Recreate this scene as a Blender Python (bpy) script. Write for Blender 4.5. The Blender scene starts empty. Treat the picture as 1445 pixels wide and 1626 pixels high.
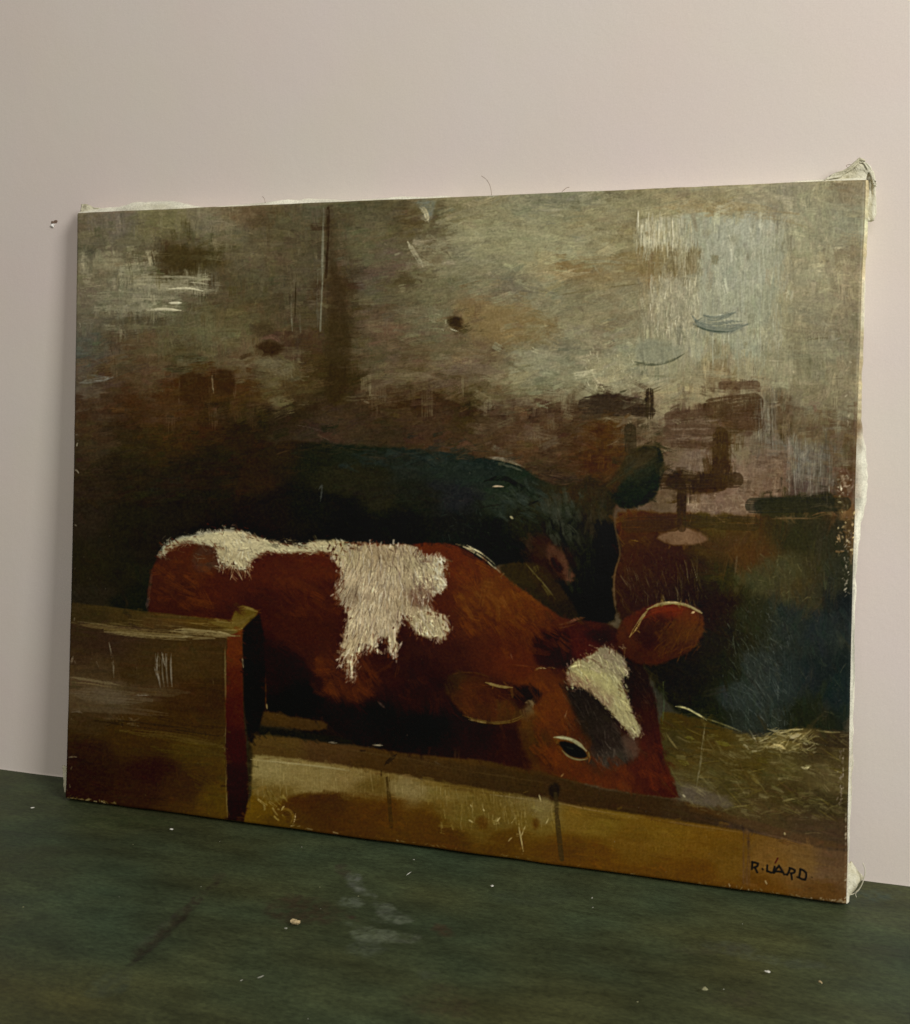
import bpy, math, time
import numpy as np
from mathutils import Vector, Matrix

sc = bpy.context.scene
COLL = sc.collection

# ---------------------------------------------------------------- camera
CAM = np.array([0.50698, -0.71753, 0.34031])
PITCH, YAW, ROLL, FPX = -0.061523, -0.259292, 0.009411, 1550.0
cam_d = bpy.data.cameras.new('camera'); cam = bpy.data.objects.new('camera', cam_d); COLL.objects.link(cam); sc.camera = cam
f = Vector((math.sin(YAW) * math.cos(PITCH), math.cos(YAW) * math.cos(PITCH), math.sin(PITCH)))
r = Vector((math.cos(YAW), -math.sin(YAW), 0)); u = r.cross(f)
R = r * math.cos(ROLL) + u * math.sin(ROLL); U = u * math.cos(ROLL) - r * math.sin(ROLL)
M = Matrix((R, U, -f)).transposed().to_4x4(); M.translation = Vector(CAM); cam.matrix_world = M
cam_d.sensor_fit = 'VERTICAL'; cam_d.sensor_height = 36; cam_d.sensor_width = 32
cam_d.lens = FPX / 1626 * 36; cam_d.shift_y = -103.6 / 1626; cam_d.clip_start = .01; cam_d.clip_end = 50
cam_d.dof.use_dof = True; cam_d.dof.focus_distance = .72; cam_d.dof.aperture_fstop = 14
sc.render.resolution_x = 910; sc.render.resolution_y = 1024

# ---------------------------------------------------------------- light
w = bpy.data.worlds.new('World'); sc.world = w; w.use_nodes = True
w.node_tree.nodes['Background'].inputs[0].default_value = (1.0, .93, .84, 1)
w.node_tree.nodes['Background'].inputs[1].default_value = .20
def area(name, loc, target, size, power, col, size_y=None):
    d = bpy.data.lights.new(name, 'AREA'); d.energy = power; d.color = col; d.size = size
    if size_y: d.shape = 'RECTANGLE'; d.size_y = size_y
    o = bpy.data.objects.new(name, d); COLL.objects.link(o)
    dv = Vector(target) - Vector(loc)
    o.matrix_world = Matrix.Translation(Vector(loc)) @ dv.to_track_quat('-Z', 'Y').to_matrix().to_4x4()
    return o
area('window_light', (1.9, -1.2, 1.2), (.45, 0, .3), .55, 34, (.985, .985, .95), .9)
area('room_light', (.9, -2.6, 1.9), (.4, 0, .4), 1.6, 23, (1.0, .97, .93), 1.2)
vs = sc.view_settings; vs.view_transform = 'Standard'; vs.look = 'None'; vs.exposure = 0; vs.gamma = 1; vs.use_curve_mapping = False
sc.render.engine = 'CYCLES'

# ---------------------------------------------------------------- helpers
def srgb2lin(c):
    c = np.asarray(c, np.float32)
    return np.where(c <= .04045, c / 12.92, ((c + .055) / 1.055) ** 2.4).astype(np.float32)

def hexlin(h):
    return tuple(float(x) for x in srgb2lin([int(h[i:i + 2], 16) / 255 for i in (1, 3, 5)])) + (1.0,)

def material(name):
    m = bpy.data.materials.new(name); m.use_nodes = True
    nt = m.node_tree; b = nt.nodes['Principled BSDF']
    return m, nt, b

def node(nt, typ, **kw):
    n = nt.nodes.new(typ)
    for k, v in kw.items(): setattr(n, k, v)
    return n

def noise(nt, coord, scale, detail=4, rough=.6, vec_scale=None):
    n = node(nt, 'ShaderNodeTexNoise'); n.inputs['Scale'].default_value = scale; n.inputs['Detail'].default_value = detail; n.inputs['Roughness'].default_value = rough
    if vec_scale:
        mp = node(nt, 'ShaderNodeMapping'); mp.inputs['Scale'].default_value = vec_scale
        nt.links.new(coord, mp.inputs['Vector']); nt.links.new(mp.outputs[0], n.inputs['Vector'])
    else: nt.links.new(coord, n.inputs['Vector'])
    return n

def ramp(nt, fac, stops):
    r_ = node(nt, 'ShaderNodeValToRGB'); nt.links.new(fac, r_.inputs[0])
    e = r_.color_ramp.elements
    e[0].position, e[0].color = stops[0]; e[1].position, e[1].color = stops[-1]
    for p, c in stops[1:-1]:
        n = e.new(p); n.color = c
    return r_

def mixc(nt, fac, a, b, mode='MIX'):
    m = node(nt, 'ShaderNodeMix', data_type='RGBA', blend_type=mode)
    for s, v in ((m.inputs[0], fac), (m.inputs[6], a), (m.inputs[7], b)):
        if hasattr(v, 'is_linked') or hasattr(v, 'links'): nt.links.new(v, s)
        else: s.default_value = v
    return m.outputs[2]

def bump(nt, b, hsock, strength, dist):
    n = node(nt, 'ShaderNodeBump'); n.inputs['Strength'].default_value = strength; n.inputs['Distance'].default_value = dist
    nt.links.new(hsock, n.inputs['Height']); nt.links.new(n.outputs[0], b.inputs['Normal']); return n

def grid_mesh(name, P, mat, colors=None, parent=None, smooth=True, flip=False):
    """P: (rows, cols, 3) points -> one mesh object"""
    nr, nc = P.shape[:2]
    me = bpy.data.meshes.new(name)
    me.vertices.add(nr * nc); me.vertices.foreach_set('co', P.reshape(-1).astype(np.float32))
    i = np.arange(nr * nc).reshape(nr, nc)
    q = np.stack([i[:-1, :-1], i[:-1, 1:], i[1:, 1:], i[1:, :-1]], -1).reshape(-1, 4)
    if flip: q = q[:, ::-1]
    n = len(q)
    me.loops.add(n * 4); me.loops.foreach_set('vertex_index', q.reshape(-1).astype(np.int32))
    me.polygons.add(n); me.polygons.foreach_set('loop_start', (np.arange(n) * 4).astype(np.int32))
    try: me.polygons.foreach_set('loop_total', np.full(n, 4, np.int32))
    except Exception: pass
    me.polygons.foreach_set('use_smooth', np.full(n, smooth))
    me.update(calc_edges=True); me.validate()
    if colors is not None:
        at = me.color_attributes.new('pigment', 'FLOAT_COLOR', 'POINT')
        c = np.ones((nr * nc, 4), np.float32); c[:, :3] = colors.reshape(-1, 3); at.data.foreach_set('color', c.reshape(-1))
    me.materials.append(mat)
    o = bpy.data.objects.new(name, me); COLL.objects.link(o)
    if parent: o.parent = parent
    return o

def poly_mesh(name, verts, faces, mat, parent=None, smooth=True):
    me = bpy.data.meshes.new(name); me.from_pydata([tuple(map(float, v)) for v in verts], [], faces); me.update()
    for p in me.polygons: p.use_smooth = smooth
    me.materials.append(mat)
    o = bpy.data.objects.new(name, me); COLL.objects.link(o)
    if parent: o.parent = parent
    return o

def tag(o, label=None, cat=None, group=None, kind=None):
    for k, v in (('label', label), ('category', cat), ('group', group), ('kind', kind)):
        if v: o[k] = v
    return o

def tube(name, P, rad, mat, parent=None, sides=6):
    P = [Vector(p) for p in P]
    for _ in range(2):
        Q = [P[0]]
        for a, b in zip(P[:-1], P[1:]): Q += [a * .75 + b * .25, a * .25 + b * .75]
        Q.append(P[-1]); P = Q
    V = []; F = []
    for k, p in enumerate(P):
        t = (P[min(k + 1, len(P) - 1)] - P[max(k - 1, 0)]).normalized()
        a = t.orthogonal().normalized(); b = t.cross(a)
        rr = rad * (1 if 0 < k < len(P) - 1 else .3)
        for s in range(sides):
            an = 2 * math.pi * s / sides; V.append(p + (a * math.cos(an) + b * math.sin(an)) * rr)
    for k in range(len(P) - 1):
        for s in range(sides):
            F.append((k * sides + s, k * sides + (s + 1) % sides, (k + 1) * sides + (s + 1) % sides, (k + 1) * sides + s))
    F.append(tuple(range(sides))[::-1]); F.append(tuple(range((len(P) - 1) * sides, len(P) * sides)))
    return poly_mesh(name, V, F, mat, parent)

CAL = None
# ---------------------------------------------------------------- the painter
# The picture on the canvas is painted stroke by stroke into two arrays
# (pigment and paint thickness) that later become vertex colours and real relief.
PX0, PY0, PW, PH = 80, 256, 1312, 1204          # extent of the painter's sheet
rng = np.random.default_rng(7)
COL = np.zeros((PH, PW, 3), np.float32)
HGT = np.zeros((PH, PW), np.float32)
YY, XX = np.mgrid[0:PH, 0:PW].astype(np.float32)

def hexc(h):
    h = h[1:7]
    return np.array([int(h[i:i + 2], 16) / 255.0 for i in (0, 2, 4)], np.float32)

def vnoise(shape, sx, sy, seed):
    r = np.random.default_rng(seed)
    h, w = shape
    gh, gw = int(h / sy) + 3, int(w / sx) + 3
    g = r.random((gh, gw)).astype(np.float32)
    y = np.arange(h) / sy; x = np.arange(w) / sx
    yi = y.astype(int); xi = x.astype(int)
    fy = (y - yi)[:, None]; fx = (x - xi)[None, :]
    fy = fy * fy * (3 - 2 * fy); fx = fx * fx * (3 - 2 * fx)
    a = g[yi][:, xi]; b = g[yi][:, xi + 1]; c = g[yi + 1][:, xi]; d = g[yi + 1][:, xi + 1]
    return ((a * (1 - fx) + b * fx) * (1 - fy) + (c * (1 - fx) + d * fx) * fy).astype(np.float32)

def fbm(shape, sx, sy, seed, octv=3):
    o = 0; a = 1; t = 0
    for k in range(octv):
        o = o + a * vnoise(shape, max(sx / 2 ** k, 1.01), max(sy / 2 ** k, 1.01), seed + 31 * k); t += a; a *= .55
    return o / t - .5

NZ1 = fbm((PH, PW), 14, 14, 1)
NZ2 = fbm((PH, PW), 40, 9, 2)
NZ3 = fbm((PH, PW), 5, 5, 3, 2)
BR = fbm((256, 512), 40, 2.2, 9, 3) * 2.2            # bristle marks: along, across
BR = np.clip(BR + .5, 0, 1)

def field(samples, x0, y0, w, h, s=16.0, p=2.4, step=4):
    gw, gh = w // step + 2, h // step + 2
    gy, gx = np.mgrid[0:gh, 0:gw].astype(np.float32)
    gx = gx * step + x0; gy = gy * step + y0
    wx = (vnoise((gh, gw), 9, 5, 11) - .5) * 26; wy = (vnoise((gh, gw), 9, 5, 12) - .5) * 16
    gx = gx + wx; gy = gy + wy
    num = np.zeros((gh, gw, 3), np.float32); den = np.zeros((gh, gw), np.float32)
    for (sx, sy, c) in samples:
        d = ((gx - sx) * .8) ** 2 + ((gy - sy) * 1.15) ** 2 + s * s
        ww = (1000.0 / d) ** p
        num += ww[..., None] * c; den += ww
    f = num / den[..., None]
    yi = np.arange(h) / step; xi = np.arange(w) / step
    a = yi.astype(int); b = xi.astype(int); fy = (yi - a)[:, None, None]; fx = (xi - b)[None, :, None]
    return ((f[a][:, b] * (1 - fx) + f[a][:, b + 1] * fx) * (1 - fy) + (f[a + 1][:, b] * (1 - fx) + f[a + 1][:, b + 1] * fx) * fy).astype(np.float32)

def parse(txt):
    out = []
    for tok in txt.split():
        x, y, c = tok.split(',')
        out.append((float(x), float(y), hexc(c)))
    return out

def pts(txt):
    return np.array([[float(v) for v in t.split(',')] for t in txt.split()], np.float32)

def smooth_poly(P, n=2):
    for _ in range(n):                                # Chaikin corner cutting
        Q = np.roll(P, -1, 0)
        P = np.stack([P * .75 + Q * .25, P * .25 + Q * .75], 1).reshape(-1, 2)
    return P

def polymask(P, soft=2.0, rough=3.0, nz=None, cc=1):
    if cc: P = smooth_poly(P, cc)
    m = rough + soft + 4
    x0 = int(max(P[:, 0].min() - m - PX0, 0)); x1 = int(min(P[:, 0].max() + m - PX0, PW))
    y0 = int(max(P[:, 1].min() - m - PY0, 0)); y1 = int(min(P[:, 1].max() + m - PY0, PH))
    X = XX[y0:y1, x0:x1] + PX0; Y = YY[y0:y1, x0:x1] + PY0
    d2 = np.full(X.shape, 1e9, np.float32); ins = np.zeros(X.shape, bool)
    Q = np.roll(P, -1, 0)
    for (ax, ay), (bx, by) in zip(P, Q):
        ex, ey = bx - ax, by - ay
        L = ex * ex + ey * ey + 1e-9
        t = np.clip(((X - ax) * ex + (Y - ay) * ey) / L, 0, 1)
        d2 = np.minimum(d2, (X - ax - t * ex) ** 2 + (Y - ay - t * ey) ** 2)
        if ay != by:
            c = ((Y >= ay) != (Y >= by)) & (X < ax + (Y - ay) * ex / ey)
            ins ^= c
    sd = np.sqrt(d2) * np.where(ins, 1, -1)
    n = (NZ1 if nz is None else nz)[y0:y1, x0:x1] * 1.0 + NZ2[y0:y1, x0:x1] * .8 + NZ3[y0:y1, x0:x1] * .7
    a = np.clip((sd + n * 1.15 * rough) / max(soft, .5) * .5 + .5, 0, 1)
    return a * a * (3 - 2 * a), x0, y0, x1, y1

MASKS = {}
def fill(poly, samples, soft=2.5, rough=3, alpha=1.0, h=0.0, s=14, name=None, nz=None, cc=1):
    P = pts(poly) if isinstance(poly, str) else poly
    a, x0, y0, x1, y1 = polymask(P, soft, rough, nz, cc)
    if isinstance(samples, str) and ',' in samples: c = field(parse(samples), x0 + PX0, y0 + PY0, x1 - x0, y1 - y0, s)
    else: c = hexc(samples)
    aa = (a * alpha)[..., None]
    COL[y0:y1, x0:x1] = COL[y0:y1, x0:x1] * (1 - aa) + c * aa
    HGT[y0:y1, x0:x1] += a * h
    if name:
        M = np.zeros((PH, PW), np.float32); M[y0:y1, x0:x1] = a; MASKS[name] = M
    return a

def stroke(x, y, ang, L, w, c, alpha=.8, h=.3, dry=.4, bend=0.0, mask=None, add=False):
    """one straight or bent brush stroke centred on x, y"""
    ca, sa = math.cos(ang), math.sin(ang)
    m = w + abs(bend) * L
    hx = abs(ca) * L / 2 + abs(sa) * m + m * .5 + 2; hy = abs(sa) * L / 2 + abs(ca) * m + m * .5 + 2
    x -= PX0; y -= PY0
    x0, x1 = int(max(x - hx, 0)), int(min(x + hx + 1, PW)); y0, y1 = int(max(y - hy, 0)), int(min(y + hy + 1, PH))
    if x1 <= x0 or y1 <= y0: return
    X = XX[y0:y1, x0:x1] - x; Y = YY[y0:y1, x0:x1] - y
    t = (X * ca + Y * sa) / L + .5
    u = 2 * t - 1
    s = (-X * sa + Y * ca - bend * L * (1 - u * u) * .5) / (w * .5)
    k = int(rng.integers(0, 256)); k2 = int(rng.integers(0, 512))
    sc = max(1.0, 1.2 * w / 2)
    bi = BR[((s * sc * 2.0).astype(np.int32) + k) & 255, ((t * L * .8).astype(np.int32) + k2) & 511]
    edge = np.clip((1 - np.abs(s)) * max(w * .45, .8), 0, 1)
    ends = np.clip(t * 7, 0, 1) * np.clip((1 - t) * 4.5 + (bi - .5) * 1.2, 0, 1)
    a = edge * ends * np.clip((bi - dry * (.35 + .8 * np.clip(t, 0, 1))) * 4 + .5, 0, 1) * alpha
    a = np.where((t < 0) | (t > 1), 0, a)
    if mask is not None: a = a * mask[y0:y1, x0:x1]
    cc = c * (1 + (bi[..., None] - .5) * .14)
    A = a[..., None]
    COL[y0:y1, x0:x1] = COL[y0:y1, x0:x1] * (1 - A) + cc * A
    HGT[y0:y1, x0:x1] = HGT[y0:y1, x0:x1] * (1 - a * .35) + a * h * (.35 + bi)

def path(txt, w, c, alpha=.9, h=.4, dry=.2, taper=True, steps=None):
    """a continuous stroke along a smooth curve"""
    P = pts(txt)
    if len(P) > 2:
        for _ in range(2):
            Q = [P[0]]
            for a, b in zip(P[:-1], P[1:]): Q += [a * .75 + b * .25, a * .25 + b * .75]
            Q.append(P[-1]); P = np.array(Q)
    c = hexc(c) if isinstance(c, str) else c
    m = w + 3
    x0 = int(max(P[:, 0].min() - m - PX0, 0)); x1 = int(min(P[:, 0].max() + m - PX0, PW))
    y0 = int(max(P[:, 1].min() - m - PY0, 0)); y1 = int(min(P[:, 1].max() + m - PY0, PH))
    X = XX[y0:y1, x0:x1] + PX0; Y = YY[y0:y1, x0:x1] + PY0
    seg = np.hypot(*(P[1:] - P[:-1]).T); tot = seg.sum(); acc = 0
    best = np.full(X.shape, 1e9, np.float32); T = np.zeros(X.shape, np.float32); S = np.zeros(X.shape, np.float32)
    for (ax, ay), (bx, by), l in zip(P[:-1], P[1:], seg):
        ex, ey = (bx - ax) / (l + 1e-9), (by - ay) / (l + 1e-9)
        al = np.clip((X - ax) * ex + (Y - ay) * ey, 0, l)
        dx = X - ax - al * ex; dy = Y - ay - al * ey
        d = np.hypot(dx, dy); b = d < best
        best = np.where(b, d, best); T = np.where(b, (acc + al) / tot, T); S = np.where(b, dx * -ey + dy * ex, S)
        acc += l
    ww = w * .5 * (np.clip(np.minimum(T * 5, (1 - T) * 4), .25, 1) if taper else 1)
    k = int(rng.integers(0, 256)); k2 = int(rng.integers(0, 512))
    bi = BR[((S * 1.6).astype(np.int32) + k) & 255, ((T * tot * .8).astype(np.int32) + k2) & 511]
    a = np.clip((ww - best) + .6, 0, 1) * np.clip((bi - dry) * 4 + .5, 0, 1) * alpha
    A = a[..., None]
    COL[y0:y1, x0:x1] = COL[y0:y1, x0:x1] * (1 - A) + c * (1 + (bi[..., None] - .5) * .12) * A
    HGT[y0:y1, x0:x1] = HGT[y0:y1, x0:x1] * (1 - a * .35) + a * h * (.35 + bi)

def dabs(n, box, L, w, ang, spread=.15, jit=6, cj=.05, alpha=.55, h=.25, dry=.45, mask=None, bend=.06, pal=None):
    """many strokes that pick up the colour lying under them (or a palette)"""
    x0, y0, x1, y1 = box
    for _ in range(n):
        x = rng.uniform(x0, x1); y = rng.uniform(y0, y1)
        ix = int(np.clip(x - PX0, 0, PW - 1)); iy = int(np.clip(y - PY0, 0, PH - 1))
        if mask is not None and mask[iy, ix] < .5: continue
        a = (ang(x, y) if callable(ang) else ang) + rng.normal(0, spread)
        if pal is None:
            jx = int(np.clip(ix + rng.normal(0, jit), 0, PW - 1)); jy = int(np.clip(iy + rng.normal(0, jit), 0, PH - 1))
            c = COL[jy, jx] * (1 + rng.normal(0, cj)) + rng.normal(0, .006, 3)
        else:
            c = hexc(pal[int(rng.integers(len(pal)))]) * (1 + rng.normal(0, cj))
        c = np.clip(c, 0, 1).astype(np.float32)
        stroke(x, y, a, rng.uniform(*L), rng.uniform(*w), c, rng.uniform(.6, 1) * alpha, h * rng.uniform(.4, 1.3), dry, rng.normal(0, bend), mask)

# ---- 1. lime-washed stable wall
WALL = '''
140,350,#5f5640 180,352,#62594a 260,345,#65603f 330,340,#67604a 385,335,#65543c 430,345,#4c4129
140,385,#55503a 220,375,#5e583f 300,385,#584f38 370,380,#5c543b 270,408,#423720 315,412,#3f3519 180,420,#6a6147
140,430,#5f5842 200,450,#6b664c 150,470,#625e49 260,480,#6c664c 340,470,#4a402a 400,460,#4c442c 340,440,#4d432c
150,510,#544e3c 220,515,#4a422e 290,530,#524c32 350,530,#575134 390,510,#4d442b 420,500,#443a24 400,400,#554b34
130,560,#4a4a3e 165,545,#3f3524 230,545,#54432e 320,560,#4c462c 170,600,#3c2c1c 240,590,#4a3a27 200,580,#45351f
290,570,#403a20 370,570,#50402a 400,560,#5a4b33 150,650,#352718 220,640,#36230f 300,610,#35200a 350,600,#3a220d
400,620,#3b2a13 380,650,#2b210f 270,640,#3c2812 135,620,#4e4334
450,340,#524b34 495,330,#4e4a37 540,350,#4a412b 560,330,#4e4931 600,350,#565039 640,350,#4b4029 620,380,#56503a
470,400,#4b432d 505,430,#4e4734 540,420,#463b27 580,390,#555035 620,420,#5d4b3a 640,400,#5b5239 590,440,#54483a
460,470,#473e2a 530,460,#3a2d1c 560,480,#473b26 600,470,#595238 640,450,#4a412a 540,520,#372d18 580,510,#4e4230
620,515,#5a4431 650,500,#605a40 500,520,#423826 480,545,#42301f 450,540,#42301f 460,500,#4c4530 440,590,#50452c
470,610,#40331c 520,580,#332812 545,610,#332814 600,570,#43412c 640,560,#51442e 620,600,#5a4a34 700,590,#5f4f3d
660,580,#54452c 480,650,#2b200e 540,640,#33271a 600,640,#3c2b19 650,640,#362411 700,640,#3b2912 740,650,#2c2310
700,350,#6e6747 680,400,#6b6146 720,340,#726a48 760,330,#797251 800,340,#7b7453 760,380,#84805c 800,400,#87825e
720,420,#7b7355 700,375,#6c6446 720,440,#6f6a4b 780,450,#6b6248 680,460,#645d41 800,470,#6e6044 700,500,#6f6848
690,525,#605c40 760,500,#75603a 800,500,#7a6740 760,525,#715d3a 720,550,#5d543a 780,560,#625137 700,560,#5b5136
740,580,#63503d 780,600,#665840 800,580,#6e674c 760,620,#574a2f 800,640,#584a34
820,310,#787457 900,310,#76745a 960,310,#78714f 1050,310,#7b724f 1150,305,#857b57 820,350,#868260 900,340,#837c58
980,345,#857b57 860,390,#8d8963 800,380,#8b875f 920,390,#8a8460 940,370,#867b55 1000,370,#7d7048 1005,345,#857a53
900,420,#7f6a40 860,440,#817650 940,430,#7d6740 990,410,#7c6b41 1040,430,#7b6540 1100,410,#7a6b45 970,400,#8b8661
800,430,#7b7b5a 820,455,#665d48 870,450,#797453 920,465,#7c7150 1000,470,#827a59 880,480,#7b7555 800,515,#74613a
850,520,#786840 900,530,#827c5c 950,500,#847a57 1000,520,#7b6f50 880,545,#736b50 960,540,#796b50 820,570,#838060
860,590,#828062 920,590,#7d795a 960,580,#8c835f 1020,560,#8b8a69 1050,370,#a09b7c 1100,360,#98997e 1150,380,#989a82
1150,450,#93987e 1100,460,#928f72 1060,470,#969072 1080,500,#938e6f 1150,500,#8f9378 1100,560,#949377 1040,545,#8a8868
1000,560,#828363 1060,590,#948f6c 1140,560,#857e58 1150,590,#77694b 820,610,#76704e 880,620,#746c4b 900,640,#5f5137
830,640,#574734 1080,620,#8f8660 1100,640,#8a7c57 1150,606,#6b563a 1040,650,#7d6d50 1000,615,#837d60 940,612,#84805f
1100,290,#847b5a 1200,300,#8a8264 1250,290,#8b856a 1300,300,#8a8464 1350,300,#807458 1150,335,#8d7c52 1080,335,#8e7c54
1230,345,#8c8263 1180,380,#9b9d88 1230,390,#949377 1280,370,#8e8a68 1340,360,#8c8a6c 1170,430,#979a83 1220,440,#928f72
1270,440,#908766 1320,430,#8f8767 1360,410,#807254 1190,480,#919680 1240,480,#8d8766 1300,480,#8d8566 1350,460,#84785a
1180,550,#919377 1220,540,#918c6b 1280,520,#837a5b 1330,525,#7a6e50 1320,555,#817c60 1190,590,#8a8362 1240,585,#8d8563
1300,590,#7f7859 1350,580,#817758 1220,620,#7b6b4d 1280,620,#7d7254 1350,620,#7c7356 1250,640,#695a40
1300,650,#74694c 1340,650,#7a7154 1290,680,#665438 1350,690,#5c4a31 1175,712,#6c5c43 1180,740,#6f5844 1100,730,#625040
1085,715,#6e5a43 1230,730,#6f5a48 1280,730,#625c50 1320,740,#5b5140 1260,710,#665f50 1350,740,#4a3822 1220,760,#644d39
1280,770,#4c3c30 1150,800,#66503f 1110,795,#6b5440 1185,800,#624b37 1060,795,#5a4733 1050,720,#5a4733 1030,690,#50402b
140,665,#332515 200,665,#2d1e0f 260,665,#33200e 330,660,#2b1f0d 400,670,#1f190a 150,700,#2f2516 200,700,#251d0e
260,700,#2c1f0a 320,690,#2c190a 380,690,#231608 140,760,#231a0f 200,750,#1d160b 300,750,#1b140a 350,720,#1e180b
400,730,#1a1009 140,820,#1f180f 200,830,#17140a 300,800,#15110a 350,820,#130f07 140,900,#1a160b 200,900,#15130a
230,860,#14100a 150,950,#1d180f 210,950,#101109 440,660,#281d11 520,660,#3a2c1d 600,670,#332818 680,680,#38291a
740,690,#3a2b1a 700,655,#37271a 800,690,#3f2f1d 500,685,#2f241a 620,695,#2e2517 800,660,#43331f 850,665,#43301f
900,670,#3d2c1a 820,710,#45321f 880,720,#45331f 940,710,#3a220d 960,690,#3c2812 960,735,#35200c 1010,690,#352d1c
920,750,#372818 880,750,#2f2418 900,770,#2b2015 600,1000,#150d05 1200,1000,#1a1c15'''
COL[:] = field(parse(WALL), PX0, PY0, PW, PH, 15, 2.6)
def wang(x, y):
    if 1010 < x < 1260 and 345 < y < 600: return 1.57
    if 1080 < x < 1350 and y > 600: return 1.57 if rng.random() < .6 else .05
    if 120 < x < 560 and y < 560: return 1.5 if rng.random() < .35 else -.05
    if x > 1230: return 1.5 if rng.random() < .5 else .1
    return -.12 if x < 700 else (-.25 if rng.random() < .7 else .3)
COL *= (1 + NZ2 * .16 + fbm((PH, PW), 26, 60, 21, 3) * .13)[..., None]
COL *= 1 + np.array([.10, .02, -.12], np.float32) * fbm((PH, PW), 60, 30, 22, 3)[..., None]
dabs(2600, (100, 270, 1385, 800), (22, 70), (7, 20), wang, .22, 15, .05, .5, .14, .35)
dabs(2200, (100, 270, 1385, 800), (12, 40), (3, 8), wang, .18, 10, .05, .4, .16, .5)
dabs(2600, (100, 270, 1385, 800), (4, 14), (2, 5), wang, .5, 7, .06, .4, .22, .5)

# ---- passages of the wall
fill('520,318 528,318 540,420 560,470 562,560 560,640 505,640 512,560 522,470 516,400', '530,380,#443925 540,470,#382c1a 535,540,#362b17 530,620,#2f2411 520,340,#40341f', 16, 6, .75)
path('514,330 513,400 511,470 507,525', 4, '#66634f', .55, .5, .35)
path('523,332 522,380 519,440', 4.5, '#33271a', .8, .2, .1)
path('508,420 504,520', 7, '#56513f', .5, .3, .4)
path('463,468 464,525', 3.5, '#6a654f', .6, .4, .3); path('475,495 474,528', 5, '#625d4a', .45, .4, .4); path('468,440 466,500', 2, '#2d2415', .5, .1, .3)
fill('127,398 138,400 143,420 145,448 128,450', '#857d60', 4, 5, .6); fill('148,403 175,399 196,404 194,424 170,430 148,426', '#7d7658', 5, 6, .75, .2)
fill('209,411 225,410 242,413 240,428 212,426', '#8b8163', 4, 6, .6, .2); fill('250,398 285,390 330,402 326,418 300,432 262,424', '#3b3119', 9, 6, .6)
dabs(50, (128, 400, 240, 430), (8, 24), (3, 7), 1.5, .2, 4, .06, .6, .4, .5, pal=['#8a8264', '#7a7357', '#696048'])
for (a, w, c, al) in (('186,447 250,443 333,444', 11, '#7d7658', .7), ('200,455 280,454 326,459', 8, '#8a8365', .7), ('268,459 300,457 322,462', 2.6, '#aaa484', .9),
    ('300,448 318,449 331,452', 2.2, '#a09a7a', .7), ('140,470 200,468 280,472', 16, '#716b52', .6), ('150,488 215,492 262,488', 8, '#7b765c', .7),
    ('225,492 262,491 287,493', 4, '#a8a181', .85), ('268,481 288,481', 3.4, '#b0aa8c', .9), ('255,473 286,472', 5, '#7f795d', .7), ('130,512 150,510', 8, '#66614f', .6),
    ('126,608 150,604 178,599', 8, '#77756a', .6), ('128,598 160,597', 5, '#5a5c52', .6)):
    path(a, w, c, al, .6, .3)
fill('285,600 292,592 318,592 326,604 324,640 288,648', '#33200b', 4, 4, .75); fill('340,590 352,584 368,588 374,610 370,628 344,626', '#33210d', 4, 4, .75)
path('337,594 338,612 340,626', 3.2, '#6a5a3e', .7, .5, .3); path('284,604 283,640', 3, '#5b4a34', .6, .4, .4); path('373,600 371,634', 4, '#54412c', .6, .4, .4); path('290,612 300,618', 4, '#544631', .6, .4, .4)
fill('402,556 412,542 432,540 448,546 450,560 436,569 416,568', '#30200f', 5, 4, .85); path('412,538 434,532 446,545', 8, '#523b2c', .6, .3, .3)
fill('404,585 420,568 450,566 470,578 489,594 470,610 430,618 408,606', '440,580,#5f553c 470,600,#4d4126 420,605,#4e4227', 6, 7, .75, .25)
dabs(60, (405, 568, 485, 615), (12, 30), (2, 5), .5, .5, 4, .08, .6, .5, .5, pal=['#645a40', '#5a5035', '#4b3f26', '#544b30'])
fill('428,632 450,628 462,640 440,650 426,644', '#5d5234', 4, 4, .7, .3)
fill('655,318 694,317 690,336 684,352 676,350 668,330', '#6c7062', 4, 3, .8, .2); path('668,328 676,334 680,350 672,348', 7, '#a79d78', .85, .9, .2); path('650,318 668,322 674,330', 3, '#8f8a70', .7, .5, .2)
fill('694,318 712,316 706,345 694,372 684,392 676,372 688,350', '#554b34', 6, 5, .7)
path('648,384 656,398 664,410 672,424', 7, '#989070', .85, .8, .35); path('660,404 676,414 690,422', 9, '#85805f', .7, .5, .4); path('656,418 664,436 670,448', 8, '#463c28', .7, .2, .3)
path('632,440 650,446 664,440', 14, '#463e28', .6, .3, .4); path('632,456 648,452', 6, '#78714f', .6, .6, .5)
dabs(70, (662, 372, 712, 402), (8, 24), (2, 4), .35, .5, 3, .1, .6, .5, .4, pal=['#554b36', '#847c5e', '#6b6349', '#8c8565'])
dabs(140, (690, 330, 800, 440), (12, 36), (3, 7), -.3, .25, 4, .05, .4, .3, .45, pal=['#908b66', '#8a8560', '#7d7856', '#979270'])
fill('676,498 700,496 712,510 700,528 684,524', '#78724f', 8, 5, .5, .2); fill('709,506 718,501 728,502 736,511 734,522 722,524 714,516', '#2e2412', 3, 3, .9, .3); path('716,522 726,526', 2.4, '#a19a7a', .8, .8, .2)
fill('742,492 770,486 840,490 880,498 895,530 870,545 800,548 750,538 736,515', '#77623a', 14, 10, .6, .1)
path('739,508 750,560 748,600', 9, '#655b3e', .3, .1, .4); path('576,600 600,594 618,600', 5, '#74674a', .6, .6, .3); path('572,470 575,500', 6, '#5b5039', .5, .2, .3); path('578,637 586,640', 3, '#94896a', .7, .6, .2)
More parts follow.
